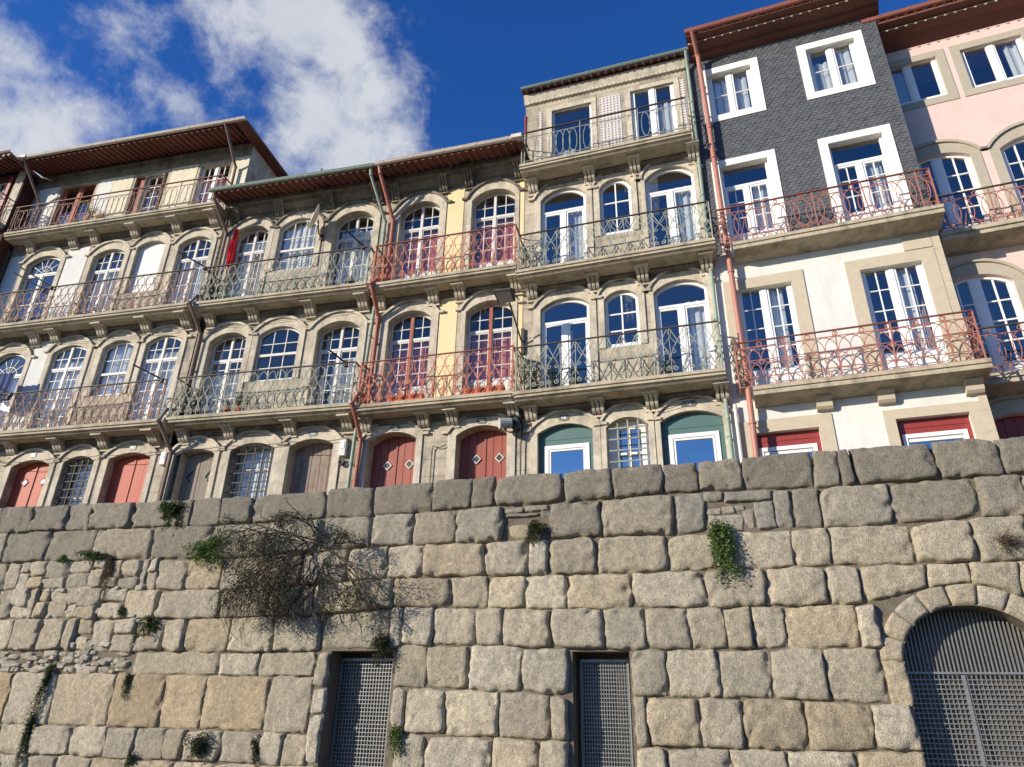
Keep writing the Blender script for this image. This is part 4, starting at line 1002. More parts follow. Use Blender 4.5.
# ================================================================== the retaining wall
ROWL={
 't0':[(-12.3, 5.8), (-8.3, 5.72), (-5.5, 5.67), (-2.62, 5.71), (-0.4, 5.75), (1.93, 5.75), (3.73, 5.77), (5.41, 5.81), (6.98, 5.83), (8.79, 5.82)],
 'b0':[(-12.03, 5.17), (-11.45, 5.17), (-9.19, 5.14), (-6.59, 5.1), (-2.12, 5.11), (-0.1, 5.16), (1.82, 5.15), (2.2, 5.2), (3.64, 5.22), (4.46, 5.22), (5.31, 5.17), (6.67, 5.18), (8.57, 5.21)],
 'b1':[(-11.74, 4.48), (-10.35, 4.48), (-6.54, 4.41), (-4.54, 4.4), (-3.08, 4.5), (-1.96, 4.5), (-0.84, 4.49), (1.8, 4.51), (3.24, 4.48), (4.84, 4.49), (6.79, 4.49), (7.89, 4.55), (8.41, 4.55)],
 'b2':[(-11.49, 3.9), (-9.35, 3.88), (-6.38, 3.77), (-3.63, 3.81), (-2.09, 3.9), (1.77, 3.85), (3.82, 3.87), (5.12, 3.88), (7.03, 3.87), (8.23, 3.87)],
 'b3':[(-11.23, 3.29), (-6.13, 3.22), (-3.12, 3.25), (-1.85, 3.37), (0.56, 3.3), (2.13, 3.28), (3.56, 3.26), (5.48, 3.28), (5.94, 3.28), (7.97, 3.3)],
 'b4':[(-10.95, 2.64), (-9.4, 2.65), (-7.5, 2.63), (-5.97, 2.59), (-3.44, 2.59), (-3.08, 2.69), (-1.79, 2.72), (1.0, 2.66), (2.32, 2.62), (3.8, 2.63), (5.37, 2.64), (5.83, 2.64)],
 'b5R':[(-1.88, 2.02), (-1.23, 2.01), (0.49, 1.96), (1.27, 1.92), (2.53, 1.92), (4.42, 1.92), (4.83, 1.91), (6.0, 1.88)],
 'b6R':[(-1.58, 1.31), (-0.75, 1.28), (0.78, 1.26), (2.49, 1.21), (3.86, 1.21), (5.14, 1.23), (5.74, 1.26)],
 'b5a':[(-10.78, 2.23), (-7.4, 2.22), (-5.87, 2.19), (-3.39, 2.18)],
 'b5b':[(-10.37, 1.27), (-7.9, 1.27), (-5.75, 1.27), (-3.39, 1.25)],
 'b6L':[(-10.15, 0.75), (-6.89, 0.75), (-4.27, 0.74)],
}
ROWJ={
 'r0':[-11.14, -10.13, -9.5, -8.37, -7.11, -6.83, -6.1, -5.33, -3.63, -2.59, -1.34, -0.54, -0.09, 1.26, 2.16, 3.07, 3.68, 4.41, 5.56, 5.98, 6.18, 7.44, 8.36],
 'r1':[-11.66, -10.43, -9.19, -7.66, -6.2, -4.89, -3.64, -2.55, -1.72, -0.84, 0.1, 0.97, 1.93, 3.21, 4.04, 5.15, 5.59, 6.64, 7.9],
 'r2':[-11.34, -10.75, -9.67, -8.67, -7.8, -7.35, -6.62, -5.79, -4.93, -3.96, -3.01, -2.16, -1.45, -0.22, 0.59, 0.97, 1.82, 3.03, 3.85, 5.05, 5.63, 6.82, 7.7],
 'r3':[-10.56, -9.99, -9.19, -7.99, -7.2, -5.66, -4.61, -3.63, -2.0, -0.85, -0.14, 0.54, 1.29, 2.4, 3.63, 4.57, 5.49, 5.98, 6.93],
 'r4':[-10.68, -9.94, -9.33, -8.63, -7.52, -6.83, -6.37, -5.34, -4.37, -3.36, -1.81, -1.16, -0.36, 0.13, 0.99, 1.91, 2.6, 3.29, 3.85, 4.27, 4.78, 5.82, 6.15],
 'r5R':[-1.9, -1.24, -0.46, 0.48, 1.29, 2.32, 2.89, 3.7, 4.47, 5.27, 6.04],
 'r6R':[-1.82, -1.6, -0.84, 0.1, 0.98, 1.27, 2.33, 2.53, 3.33, 3.99, 4.86, 5.78, 6.35],
 'r7R':[-1.76, -1.15, 0.02, 0.78, 1.27, 2.29, 2.8, 3.74, 4.55, 5.47, 6.39],
 'r5a':[-7.45, -5.48, -4.59, -3.47],
 'r5b':[-10.32, -9.2, -7.75, -6.59, -5.68, -4.29, -3.47],
 'r6L':[-9.49, -8.48, -7.63, -7.0, -6.32, -5.93, -5.12, -4.32, -3.85, -3.36],
 'r7L':[-8.7, -7.88, -7.02, -6.04, -5.2, -4.28, -3.31],
}
def zl(name, s):
    L = ROWL[name]
    if s <= L[0][0]: return L[0][1]
    for (a, za), (b_, zb) in zip(L, L[1:]):
        if a <= s <= b_: return za+(zb-za)*(s-a)/(b_-a)
    return L[-1][1]
WALL = thing('retaining_wall', 'old granite block retaining wall with uneven rounded stones and a darker parapet course', 'stone wall', (WO[0], WO[1], 0), WA)
HOLES = {'g1': (-3.14, -1.90, 2.62), 'g2': (1.35, 2.30, 2.60)}
ARC = (7.35, .97, 2.45, .79)     # arch centre, half width, spring height, rise
def arch_out(extra, n=24): return [(ARC[0]-(ARC[1]+extra)*cos(pi*i/n), ARC[2]+(ARC[3]+extra)*sin(pi*i/n)) for i in range(n+1)]
b = MB()
holes = [[(a, -.4+.41), (c, .01), (c, zt), (a, zt)] for a, c, zt in HOLES.values()]
holes.append([(ARC[0]-ARC[1], .01), (ARC[0]+ARC[1], .01)]+arch_out(0)[::-1])
face_with_holes(b, [(-16, 0), (13, 0), (13, 5.60), (-16, 5.60)], holes, 0)
for h in holes: reveals(b, h, .62)
b.add([(-16, 0, 0), (13, 0, 0), (13, .55, 0), (-16, .55, 0), (-16, 0, 5.60), (13, 0, 5.60), (13, .55, 5.60), (-16, .55, 5.60)], [(4, 5, 6, 7), (1, 2, 6, 5), (3, 0, 4, 7), (2, 3, 7, 6)])
b.build('mortar_core', MORT, WALL)
b = MB(); b.add([(-4, .63, 0), (3.5, .63, 0), (3.5, .63, 3), (-4, .63, 3)], [(0, 1, 2, 3)]); b.build('passage_dark', ROOM, WALL)
class Blocks(MB):
    def block(s, x0, x1, zb0, zt0, zb1, zt1, depth, tint, seed, rnd=.22, gap=.012, deep=0.0, round_pow=6.5, flat=1.0):
        w = x1-x0; h = ((zt0-zb0)+(zt1-zb1))/2
        if w < .05 or h < .05: return
        nx = max(6, min(26, int(w/.032))); nz_ = max(6, min(20, int(h/.032)))
        o = len(s.v); rs = random.Random(seed)
        cut = [rs.uniform(0, rnd) for _ in range(4)]; sk = [rs.uniform(-.02, .02) for _ in range(4)]
        tilt = rs.uniform(-.012, .012); tz = rs.uniform(-.01, .012)
        for j in range(nz_+1):
            for i in range(nx+1):
                u = -cos(pi*i/nx)*.55+(2*i/nx-1)*.45; v = -cos(pi*j/nz_)*.55+(2*j/nz_-1)*.45
                q = (u+1)/2; t = (v+1)/2
                c = cut[0]*(1-q)*(1-t)+cut[1]*q*(1-t)+cut[2]*q*t+cut[3]*(1-q)*t
                k = c*.8+.02
                uu = u*sqrt(max(0, 1-k*v*v)); vv = v*sqrt(max(0, 1-k*u*u))
                X = (x0+gap)+(w-2*gap)*(uu+1)/2
                qq = (uu+1)/2
                za = zb0+(zb1-zb0)*qq+gap; zt_ = zt0+(zt1-zt0)*qq-gap
                Z = za+(zt_-za)*(vv+1)/2
                e = noise.noise(Vector((X*3.1, Z*3.1, seed*.37)))
                e2 = noise.noise(Vector((X*3.1+40, Z*3.1, seed*.37)))
                eu = abs(u)**4; ev = abs(v)**4
                e3 = noise.noise(Vector((X*11, Z*11, seed*.11))); X += (e*.045+e3*.020)*eu+sk[0]*v*abs(u); Z += (e2*.036+e3*.016)*ev+sk[1]*u*abs(v)*.6
                pil = (max(0, 1-abs(u)**(round_pow*1.6)))**.42*(max(0, 1-abs(v)**(round_pow*1.6)))**.42
                ed = max(abs(u), abs(v))**5; chip = max(0, noise.noise(Vector((X*5.5, Z*5.5, seed*.53)))-.12)*3.2*ed; pil *= 1-min(.85, chip)
                n1 = noise.noise(Vector((X*2.2, Z*2.2, seed*1.3)))*.024+noise.noise(Vector((X*7, Z*7, seed*.7)))*.018+noise.noise(Vector((X*19, Z*19, 3)))*.012+noise.noise(Vector((X*41, Z*41, 5)))*.006
                Y = -(depth*pil+ (n1*flat+tilt*u+tz*v)*min(1, pil*1.3))+deep+.004
                s.v.append((X, Y, Z)); s.col.append(tint)
        for j in range(nz_):
            for i in range(nx):
                a = o+j*(nx+1)+i; s.f.append((a, a+1, a+nx+2, a+nx+1))
def tintof(rs, z, s):
    base = Vector((.56, .49, .37))
    g = Vector((.50, .46, .385)); warm = Vector((.58, .46, .29)); pale = Vector((.62, .57, .475))
    r = rs.random()
    c = base.lerp(g, rs.random()*.8) if r < .5 else base.lerp(warm, rs.random()*.6) if r < .75 else base.lerp(pale, rs.random()*.9)
    k = rs.uniform(.76, 1.16)
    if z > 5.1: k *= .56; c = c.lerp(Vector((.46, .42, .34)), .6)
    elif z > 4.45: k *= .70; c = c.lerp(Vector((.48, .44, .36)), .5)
    elif z < 2.25 and z > 1.2 and s < -4.4: c = c.lerp(Vector((.62, .46, .26)), rs.uniform(.1, .9))
    elif z > 3.85: k *= .93
    return (c[0]*k*1.02, c[1]*k*.98, c[2]*k*.90)
bk = Blocks(); cop = Blocks(); rs = random.Random(11); sd = 0
def row(top, bot, js, lo, hi, depth=.10, target=None, skip=None, tintz=None, rnd=.22, rp=6.5):
    global sd
    E_ = [lo]+[x for x in js if lo+.08 < x < hi-.08]+[hi]
    for a, c in zip(E_, E_[1:]):
        if skip and skip(a, c): continue
        sd += 1
        ta = top(a) if callable(top) else zl(top, a); tc_ = top(c) if callable(top) else zl(top, c)
        ba = bot(a) if callable(bot) else zl(bot, a); bc = bot(c) if callable(bot) else zl(bot, c)
        zc_ = (ta+tc_+ba+bc)/4
        if zc_ < 4.5 and zc_ > 2.6 and a < -7.0 and a > -12.5 and rs.random() < .6 and c-a > .45:     # worn, patched part
            cut_ = a+(c-a)*rs.uniform(.35, .65); zm0 = ba+(ta-ba)*rs.uniform(.4, .65)
            parts_ = [(a, cut_, ba, ta)] if rs.random() < .5 else [(a, cut_, ba, zm0), (a, cut_, zm0, ta)]
            zm1 = ba+(ta-ba)*rs.uniform(.35, .7); parts_ += [(cut_, c, ba, zm1), (cut_, c, zm1, ta)]
            for (p0, p1, q0, q1) in parts_:
                sd += 1; bk.block(p0+rs.uniform(-.03, .03), p1+rs.uniform(-.03, .03), q0+rs.uniform(-.02, .02), q1+rs.uniform(-.02, .02), q0+rs.uniform(-.05, .03), q1+rs.uniform(-.03, .05), depth*rs.uniform(.3, 1.3), tintof(rs, zc_, a), sd, gap=rs.uniform(-.01, .015), rnd=rs.uniform(.1, .6), round_pow=rs.uniform(5, 11))
            continue
        g = rs.uniform(-.008, .007)
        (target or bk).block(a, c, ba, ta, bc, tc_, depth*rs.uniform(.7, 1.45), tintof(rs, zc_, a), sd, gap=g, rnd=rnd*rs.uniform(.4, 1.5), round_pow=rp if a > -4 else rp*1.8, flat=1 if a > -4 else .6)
def ext(js, lo, hi, step=.75):
    js = list(js); r2 = random.Random(len(js))
    x = js[0]
    while x > lo: x -= step*r2.uniform(.7, 1.3); js.insert(0, x)
    x = js[-1]
    while x < hi: x += step*r2.uniform(.7, 1.3); js.append(x)
    return js
LO, HI = -15.9, 12.9
row('t0', 'b0', ext(ROWJ['r0'], LO, HI), LO, HI, .09, target=cop, rnd=.16, rp=8)
# second course, with its two damaged places
def sk1(a, c): m_ = (a+c)/2; return .08 < m_ < .99 or 3.2 < m_ < 4.84
row('b0', 'b1', ext(ROWJ['r1'], LO, HI), LO, HI, skip=sk1)
def small(a, c, z0, z1, tint, dep=.05, deep=0, rnd=.25):
    global sd
    sd += 1; bk.block(a, c, z0, z1, z0, z1, dep, tint, sd, rnd=rnd, gap=.006, deep=deep)
small(.10, .50, 5.00, 5.12, (.33, .29, .23), .06); small(.48, .97, 5.02, 5.15, (.38, .33, .25), .05); small(.12, .8, 4.93, 5.01, (.30, .26, .2), .06)
small(.22, .62, 4.52, 4.80, (.50, .42, .26), .05); small(.80, .99, 4.92, 5.1, (.25, .23, .19), .03)
small(.6, .97, 4.5, 4.7, (.25, .2, .14), .01)
small(3.22, 3.72, 4.49, 5.2, (.33, .30, .24), .08, rnd=.1); small(3.70, 4.06, 5.02, 5.2, (.33, .30, .24), .08, rnd=.1); small(4.05, 4.86, 4.98, 5.2, (.34, .31, .25), .08, rnd=.1)
small(4.52, 4.86, 4.49, 5.0, (.36, .33, .27), .07, rnd=.1); small(4.85, 5.14, 4.50, 5.19, (.34, .31, .25), .08, rnd=.15)
for a, c, z0, z1, tt in ((3.74, 4.0, 4.78, 4.92, .42), (3.99, 4.24, 4.80, 4.94, .45), (4.22, 4.4, 4.83, 4.95, .42), (3.74, 4.36, 4.52, 4.79, .5), (4.33, 4.53, 4.52, 4.9, .4)): small(a, c, z0, z1, (tt, tt*.88, tt*.7), .03)
row('b1', 'b2', ext(ROWJ['r2'], LO, HI), LO, HI)
def clip_arch(name):
    def f(s):
        z = zl(name, s); d = abs(s-ARC[0])
        if d < ARC[1]+.33: return max(z, ARC[2]+(ARC[3]+.33)*sqrt(max(0, 1-(d/(ARC[1]+.33))**2)))
        return z
    return f
row('b2', clip_arch('b3'), ext(ROWJ['r3'], LO, HI), LO, HI)
j4 = ext(ROWJ['r4'], LO, 6)
row('b3', 'b4', j4, LO, -3.40); row('b3', lambda s: 2.66, [-2.0], -3.36, -1.75, .08); row('b3', 'b4', j4, -1.75, 6.13)
# right-hand part below
row('b4', 'b5R', [x for x in ROWJ['r5R'] if x > -1.8], -1.86, 1.29, .09); row('b4', 'b5R', ROWJ['r5R'], 2.33, 6.04, .09)
row('b5R', 'b6R', ROWJ['r6R'], -1.58, 1.27, .095); row('b5R', 'b6R', ROWJ['r6R'], 2.34, 6.36, .095)
row('b6R', lambda s: .62, ROWJ['r7R'], -1.74, 1.27, .09); row('b6R', lambda s: .62, ROWJ['r7R'], 2.34, 6.38, .09)
row(lambda s: .62, lambda s: .02, [-1.2, -.4, .3], -1.74, 1.3); row(lambda s: .62, lambda s: .02, [2.9, 3.7, 4.4, 5.2, 5.8], 2.34, 6.38)
row(lambda s: 2.0, lambda s: 1.35, [], -1.84, -1.6, .07); 
# left-hand part: thin slab course over tall blocks, and rubble patching
row('b4', 'b5a', [x for x in ROWJ['r5a']], -7.45, -3.42, .05, rnd=.08, rp=9)
row('b5a', 'b5b', ext(ROWJ['r5b'], LO, -3.4), LO, -3.44, .05, rnd=.06, rp=9)
row('b5b', 'b6L', ext(ROWJ['r6L'], LO, -3.3), LO, -3.36, .08)
row('b6L', lambda s: .02, ext(ROWJ['r7L'], LO, -3.3), LO, -3.31, .07)
r3 = random.Random(5)
for k in range(120):
    cx_ = r3.uniform(-11.2, -7.55); cz_ = 2.25+r3.random()*.36; w_ = r3.uniform(.05, .16)*(1.3 if r3.random() < .2 else 1); h_ = w_*r3.uniform(.5, .85)
    f_ = r3.uniform(.8, 1.15); small(cx_-w_, cx_+w_, cz_-h_*.6, cz_+h_*.6, (.56*f_, .49*f_, .38*f_), r3.uniform(.03, .09), rnd=.6)
row(lambda s: 2.63, lambda s: 2.2, [-15.2, -14.4, -13.5, -12.8, -12.0], LO, -11.3)
# broken pieces and repairs over the worn left part
for k in range(46):
    cx_ = r3.uniform(-11.6, -7.3); cz_ = r3.choice((2.75, 3.2, 3.3, 3.4, 3.85, 3.0)); w_ = r3.uniform(.06, .17); h_ = w_*r3.uniform(.6, 1.1)
    f_ = r3.uniform(.9, 1.25); small(cx_-w_, cx_+w_, cz_-h_*.6, cz_+h_*.6, (.56*f_, .5*f_, .4*f_), r3.uniform(.05, .12), rnd=.5)
# stones framing the first gateway
for a, c, z0, z1 in ((-3.42, -3.14, 2.0, 2.60), (-3.40, -3.13, 1.55, 1.99), (-3.40, -3.12, .80, 1.54), (-3.36, -3.1, .02, .79)): small(a, c, z0, z1, tintof(rs, z1, a), .08, rnd=.3)
# voussoirs and jambs of the arch
bk2 = Blocks()
def vous(a0, a1, seed, tint):
    nx, nz_ = 12, 10; o = len(bk2.v)
    for j in range(nz_+1):
        for i in range(nx+1):
            u = 2*i/nx-1; v = 2*j/nz_-1
            t = a0+(a1-a0)*((u*.975+1)/2); rr = (v*.97+1)/2*.33
            X = ARC[0]-(ARC[1]+rr)*cos(t); Z = ARC[2]+(ARC[3]+rr)*sin(t)
            pil = (1-abs(u)**8)**.4*(1-abs(v)**8)**.4 if abs(u) < 1 and abs(v) < 1 else 0
            Y = -(.055*pil+noise.noise(Vector((X*6, Z*6, seed)))*.010*pil+noise.noise(Vector((X*19, Z*19, seed)))*.005*pil)+.004
            bk2.v.append((X, Y, Z)); bk2.col.append(tint)
    for j in range(nz_):
        for i in range(nx):
            a = o+j*(nx+1)+i; bk2.f.append((a, a+nx+1, a+nx+2, a+1))
NV = 9
for k in range(NV):
    c = Vector((.56, .45, .30)).lerp(Vector((.50, .44, .34)), random.random())*random.uniform(.85, 1.1)
    vous(pi*k/NV, pi*(k+1)/NV, k*1.7, tuple(c))
z = ARC[2]
for hh in (.62, .58, .62, .61):
    small(ARC[0]-ARC[1]-.33, ARC[0]-ARC[1], z-hh, z, tintof(rs, z, 0), .05, rnd=.06); small(ARC[0]+ARC[1], ARC[0]+ARC[1]+.33, z-hh, z, tintof(rs, z, 0), .05, rnd=.06); z -= hh
row('b3', 'b4', [8.9, 9.7, 10.5, 11.3, 12.1], 8.70, HI)
row(lambda s: 2.64, lambda s: 1.9, [9.3, 10.1, 11, 12], 8.68, HI); row(lambda s: 1.9, lambda s: 1.24, [9.5, 10.4, 11.4, 12.2], 8.68, HI); row(lambda s: 1.24, lambda s: .62, [9.2, 10, 11.1, 12], 8.68, HI); row(lambda s: .62, lambda s: .02, [9.6, 10.6, 11.5], 8.68, HI)
small(8.55, 8.72, 2.9, 3.25, (.4, .3, .2), .04); small(6.0, 6.13, 2.64, 3.26, (.38, .33, .25), .05)
def top_back(mb_):       # carry the parapet stones over the top of the wall
    pass
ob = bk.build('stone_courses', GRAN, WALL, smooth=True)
ov = bk2.build('arch_ring', GRAN, WALL, smooth=True)
# parapet: the coping course with its rounded top running back over the wall
t = MB()
E_ = [LO]+[x for x in ext(ROWJ['r0'], LO, HI) if LO+.08 < x < HI-.08]+[HI]
rr = random.Random(3); colr = []
for a, c in zip(E_, E_[1:]):
    za = (zl('t0', a)+zl('t0', c))/2-.02; n = 8; K = 6
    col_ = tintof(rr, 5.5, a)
    o = len(cop.v)
    dz = rr.uniform(-.03, .015)
    for j in range(K+1):
        for i in range(n+1):
            u = 2*i/n-1; q = j/K
            X = a+.012+(c-a-.024)*(i/n); Y = -.045+.60*q; Z = za+dz-(.05*(abs(u)**6))-(.07*(abs(2*q-1)**5))+noise.noise(Vector((X*4, Y*4, 9)))*.015
            cop.v.append((X, Y, Z)); cop.col.append(col_)
    for j in range(K):
        for i in range(n):
            p = o+j*(n+1)+i; cop.f.append((p, p+1, p+n+2, p+n+1))
    for i0 in (0, n):    # ends down to the core
        o2 = len(cop.v)
        for j in range(K+1):
            v_ = cop.v[o+j*(n+1)+i0]; cop.v.append((v_[0], v_[1], 5.55)); cop.col.append(col_)
        for j in range(K): cop.f.append((o+j*(n+1)+i0, o+(j+1)*(n+1)+i0, o2+j+1, o2+j))
cop.build('coping', GRAN, WALL, smooth=True)
# ================================================================== gratings in the wall
def grating(name, label, s0, s1, zb, zt, y, px, pz, group=None):
    ox, oy = wl(s0, y); t = thing(name, label, 'grating gate', (ox, oy, 0), WA, group)
    w_ = s1-s0; b = MB()
    n = int(w_/px); m_ = int((zt-zb)/pz)
    for i in range(n+1): x = .04+(w_-.08)*i/n; b.box(x-.005, x+.005, .0, .02, zb, zt-.03)
    b.build('vertical_bars', GALV, t); b = MB()
    for j in range(m_+1): z = zb+(zt-.04-zb)*j/m_; b.box(.03, w_-.03, -.004, .016, z-.005, z+.005)
    b.build('cross_bars', GALV, t); b = MB()
    b.box(0, .025, -.01, .04, zb-.04, zt); b.box(w_-.025, w_, -.01, .04, zb-.04, zt); b.box(.035, w_-.035, -.01, .04, zt-.035, zt); b.box(.035, w_-.035, -.01, .04, zb-.04, zb-.005)
    b.build('frame', GALV, t); return t
grating('grating_gate', 'tall steel grating gate in the wall opening below the hanging dry shrub', -3.12, -1.92, .1, 2.52, .38, .062, .067)
grating('grating_gate', 'steel grating gate in the plain rectangular opening near the middle of the wall', 1.42, 2.24, .1, 2.5, .34, .048, .062)
ox, oy = wl(ARC[0]-ARC[1], .38)
t = thing('arched_gate', 'large arched steel gate with upright bars above and grating below, in the arch at right', 'gate', (ox, oy, 0), WA)
w_ = ARC[1]*2; b = MB(); n = 34
for i in range(1, n):
    x = w_*i/n; zt_ = ARC[2]+(ARC[3]-.0)*sqrt(max(0, 1-((x-ARC[1])/ARC[1])**2))
    b.box(x-.009, x+.009, 0, .03, 2.33, zt_)
b.build('upright_bars', GALV, t); b = MB()
for i in range(1, 31): x = w_*i/31; b.box(x-.006, x+.006, 0, .02, .1, 2.29)
b.build('vertical_bars', GALV, t); b = MB()
for j in range(33): z = .1+2.19*j/33; b.box(.02, w_-.02, -.005, .012, z-.007, z+.007)
b.build('cross_bars', GALV, t); b = MB()
b.box(.0, w_, -.02, .04, 2.30, 2.33); b.box(.81, .85, -.02, .04, .06, 2.285); b.box(0, .04, -.02, .04, .06, 2.285); b.box(w_-.04, w_, -.02, .04, .06, 2.285); b.build('frame', GALV, t)
b = MB(); b.add([(-.1, .6, 0), (w_+.1, .6, 0), (w_+.1, .6, 3.4), (-.1, .6, 3.4)], [(0, 1, 2, 3)]); b.build('backing', ROOM, t)
# ================================================================== plants on the wall
def leaves(mb_, pts, size, rs, droop=.3, narrow=.4):
    for p in pts:
        a = rs.uniform(0, 2*pi); e = rs.uniform(-.6, .9)-droop
        d = Vector((cos(a)*cos(e), sin(a)*cos(e), sin(e))); q = d.cross(Vector((rs.uniform(-1, 1), rs.uniform(-1, 1), rs.uniform(-1, 1)))).normalized()
        L = size*rs.uniform(.6, 1.3); w = L*narrow
        p = Vector(p); c = p+d*L*.5+Vector((0, 0, -.1*L))
        mb_.add([tuple(p), tuple(c+q*w*.5), tuple(p+d*L-Vector((0, 0, .2*L))), tuple(c-q*w*.5)], [(0, 1, 2, 3)])
def plant(name, label, cat, s, z, w, h, n, m, size, out_=.15, hang=0.3, seed=1, stems=8, stem_m=None, narrow=.4, group=None, drift=0):
    ox, oy = wl(s, -.03); rs = random.Random(seed)
    t = thing(name, label, cat, (ox, oy, z), WA, group)
    n = int(n*1.6); w *= 1.12; size *= 1.1; st = MB(); lf = MB(); per = max(1, n//stems)
    for k in range(stems):
        ex = rs.gauss(0, .42)*w; ez = rs.uniform(-h*hang, h*(1-hang)); eo = rs.uniform(.25, 1)*out_
        sx = rs.uniform(-.15, .15)*w; sz = rs.uniform(-.1, .1)*h
        P = []
        for i in range(7):
            q = i/6; P.append((sx+(ex-sx)*q+rs.uniform(-.02, .02)*w+drift*q*q, -eo*sin(q*pi*.7)-.02, sz+(ez-sz)*q+.10*h*sin(q*pi)-.06*h*q*q))
        st.tube(P, .005+.004*h, 4, r2=.002)
        pts = []
        for _ in range(per):
            q = rs.uniform(.15, 1)**.8; i = min(5, int(q*6)); f_ = q*6-i; a = P[i]; c = P[i+1]; sp = .10*w+.02
            pts.append((a[0]+(c[0]-a[0])*f_+rs.gauss(0, sp*.6), min(-.015, a[1]+(c[1]-a[1])*f_+rs.gauss(0, sp*.35)), a[2]+(c[2]-a[2])*f_+rs.gauss(0, .07*h+.01)))
        leaves(lf, pts, size, rs, narrow=narrow)
    st.build('stem', stem_m or TWIG, t); lf.build('foliage', m, t)
    return t
plant('wall_fern', 'dark green fern rooted in the parapet joint above the left of the wall', 'fern', -7.30, 5.42, .30, .55, 900, LEAFD, .055, .16, .6, 2, 14)
plant('wall_plant', 'fresh green bush spilling below the parapet left of the dry shrub', 'plant', -6.15, 4.55, .50, .6, 1300, LEAFG, .05, .2, .5, 3, 18)
plant('wall_plant', 'low green and brown trailing plant along the second joint at left', 'plant', -8.95, 4.52, .55, .28, 800, LEAFD, .045, .12, .4, 4, 14, drift=-.1)
plant('wall_plant', 'small bright green plant at the left end of the trailing growth', 'plant', -9.9, 4.52, .18, .22, 260, LEAFG, .04, .08, .4, 41, 7)
plant('dry_plant', 'withered brown plant hanging in a narrow tuft below the second joint', 'dry plant', -8.55, 4.42, .22, .95, 700, LEAFB, .04, .12, .95, 5, 22, narrow=.25)
plant('wall_plant', 'bushy green plant in the joint above the thin slab course', 'plant', -7.18, 3.12, .26, .45, 800, LEAFD, .04, .14, .7, 6, 12)
plant('wall_plant', 'small green plant growing beside the broken corner stone at left', 'plant', -7.95, 3.38, .16, .22, 220, LEAFD, .04, .08, .6, 61, 6)
plant('hanging_plant', 'long dark hanging plant over the big ochre block, upper of two', 'plant', -9.38, 2.25, .13, .95, 900, LEAFD, .04, .13, .98, 7, 16, drift=-.08)
plant('hanging_plant', 'long dark hanging plant below the other one at the lower left', 'plant', -9.48, 1.3, .13, .95, 800, LEAFD, .04, .13, .98, 8, 16, drift=-.05)
plant('wall_plant', 'small dark plant hanging in the joint between ochre and grey patched stones', 'plant', -7.42, 2.15, .10, .45, 380, LEAFD, .04, .1, .9, 9, 9)
plant('wall_plant', 'green weeds spreading over the stones near the bottom left edge of the wall', 'plant', -5.5, .98, .38, .55, 800, LEAFO, .045, .14, .5, 10, 14)
plant('wall_plant', 'dark green weed at the foot of the small round stone, lower left', 'plant', -6.95, .78, .14, .25, 260, LEAFD, .04, .1, .6, 101, 7)
plant('wall_plant', 'thin upright green weed in the joint left of the first gateway', 'plant', -4.35, .95, .12, .5, 300, LEAFO, .04, .1, .5, 102, 7)
plant('wall_plant', 'green plant hanging beside the right jamb of the first gateway', 'plant', -1.68, 1.30, .14, .55, 620, LEAFG, .04, .13, .9, 12, 12)
plant('wall_plant', 'spiky green plant hanging over the top corner of the first gateway', 'plant', -2.05, 2.78, .30, .5, 900, LEAFO, .05, .22, .8, 13, 18, narrow=.25)
plant('wall_plant', 'spiky green plant growing from the dark gap under the parapet near the middle', 'plant', .72, 4.66, .30, .4, 620, LEAFO, .06, .22, .6, 14, 16, narrow=.22)
plant('wall_bush', 'dense bright green bush hanging from the broken course right of centre', 'bush', 3.90, 4.42, .30, .85, 2300, LEAFG, .038, .24, .85, 15, 26, drift=.14, narrow=.6)
plant('dry_plant', 'dry reddish twiggy plant above the arch at the right edge', 'dry plant', 8.05, 4.1, .38, .5, 500, LEAFB, .035, .3, .6, 16, 24, narrow=.2, drift=.12)
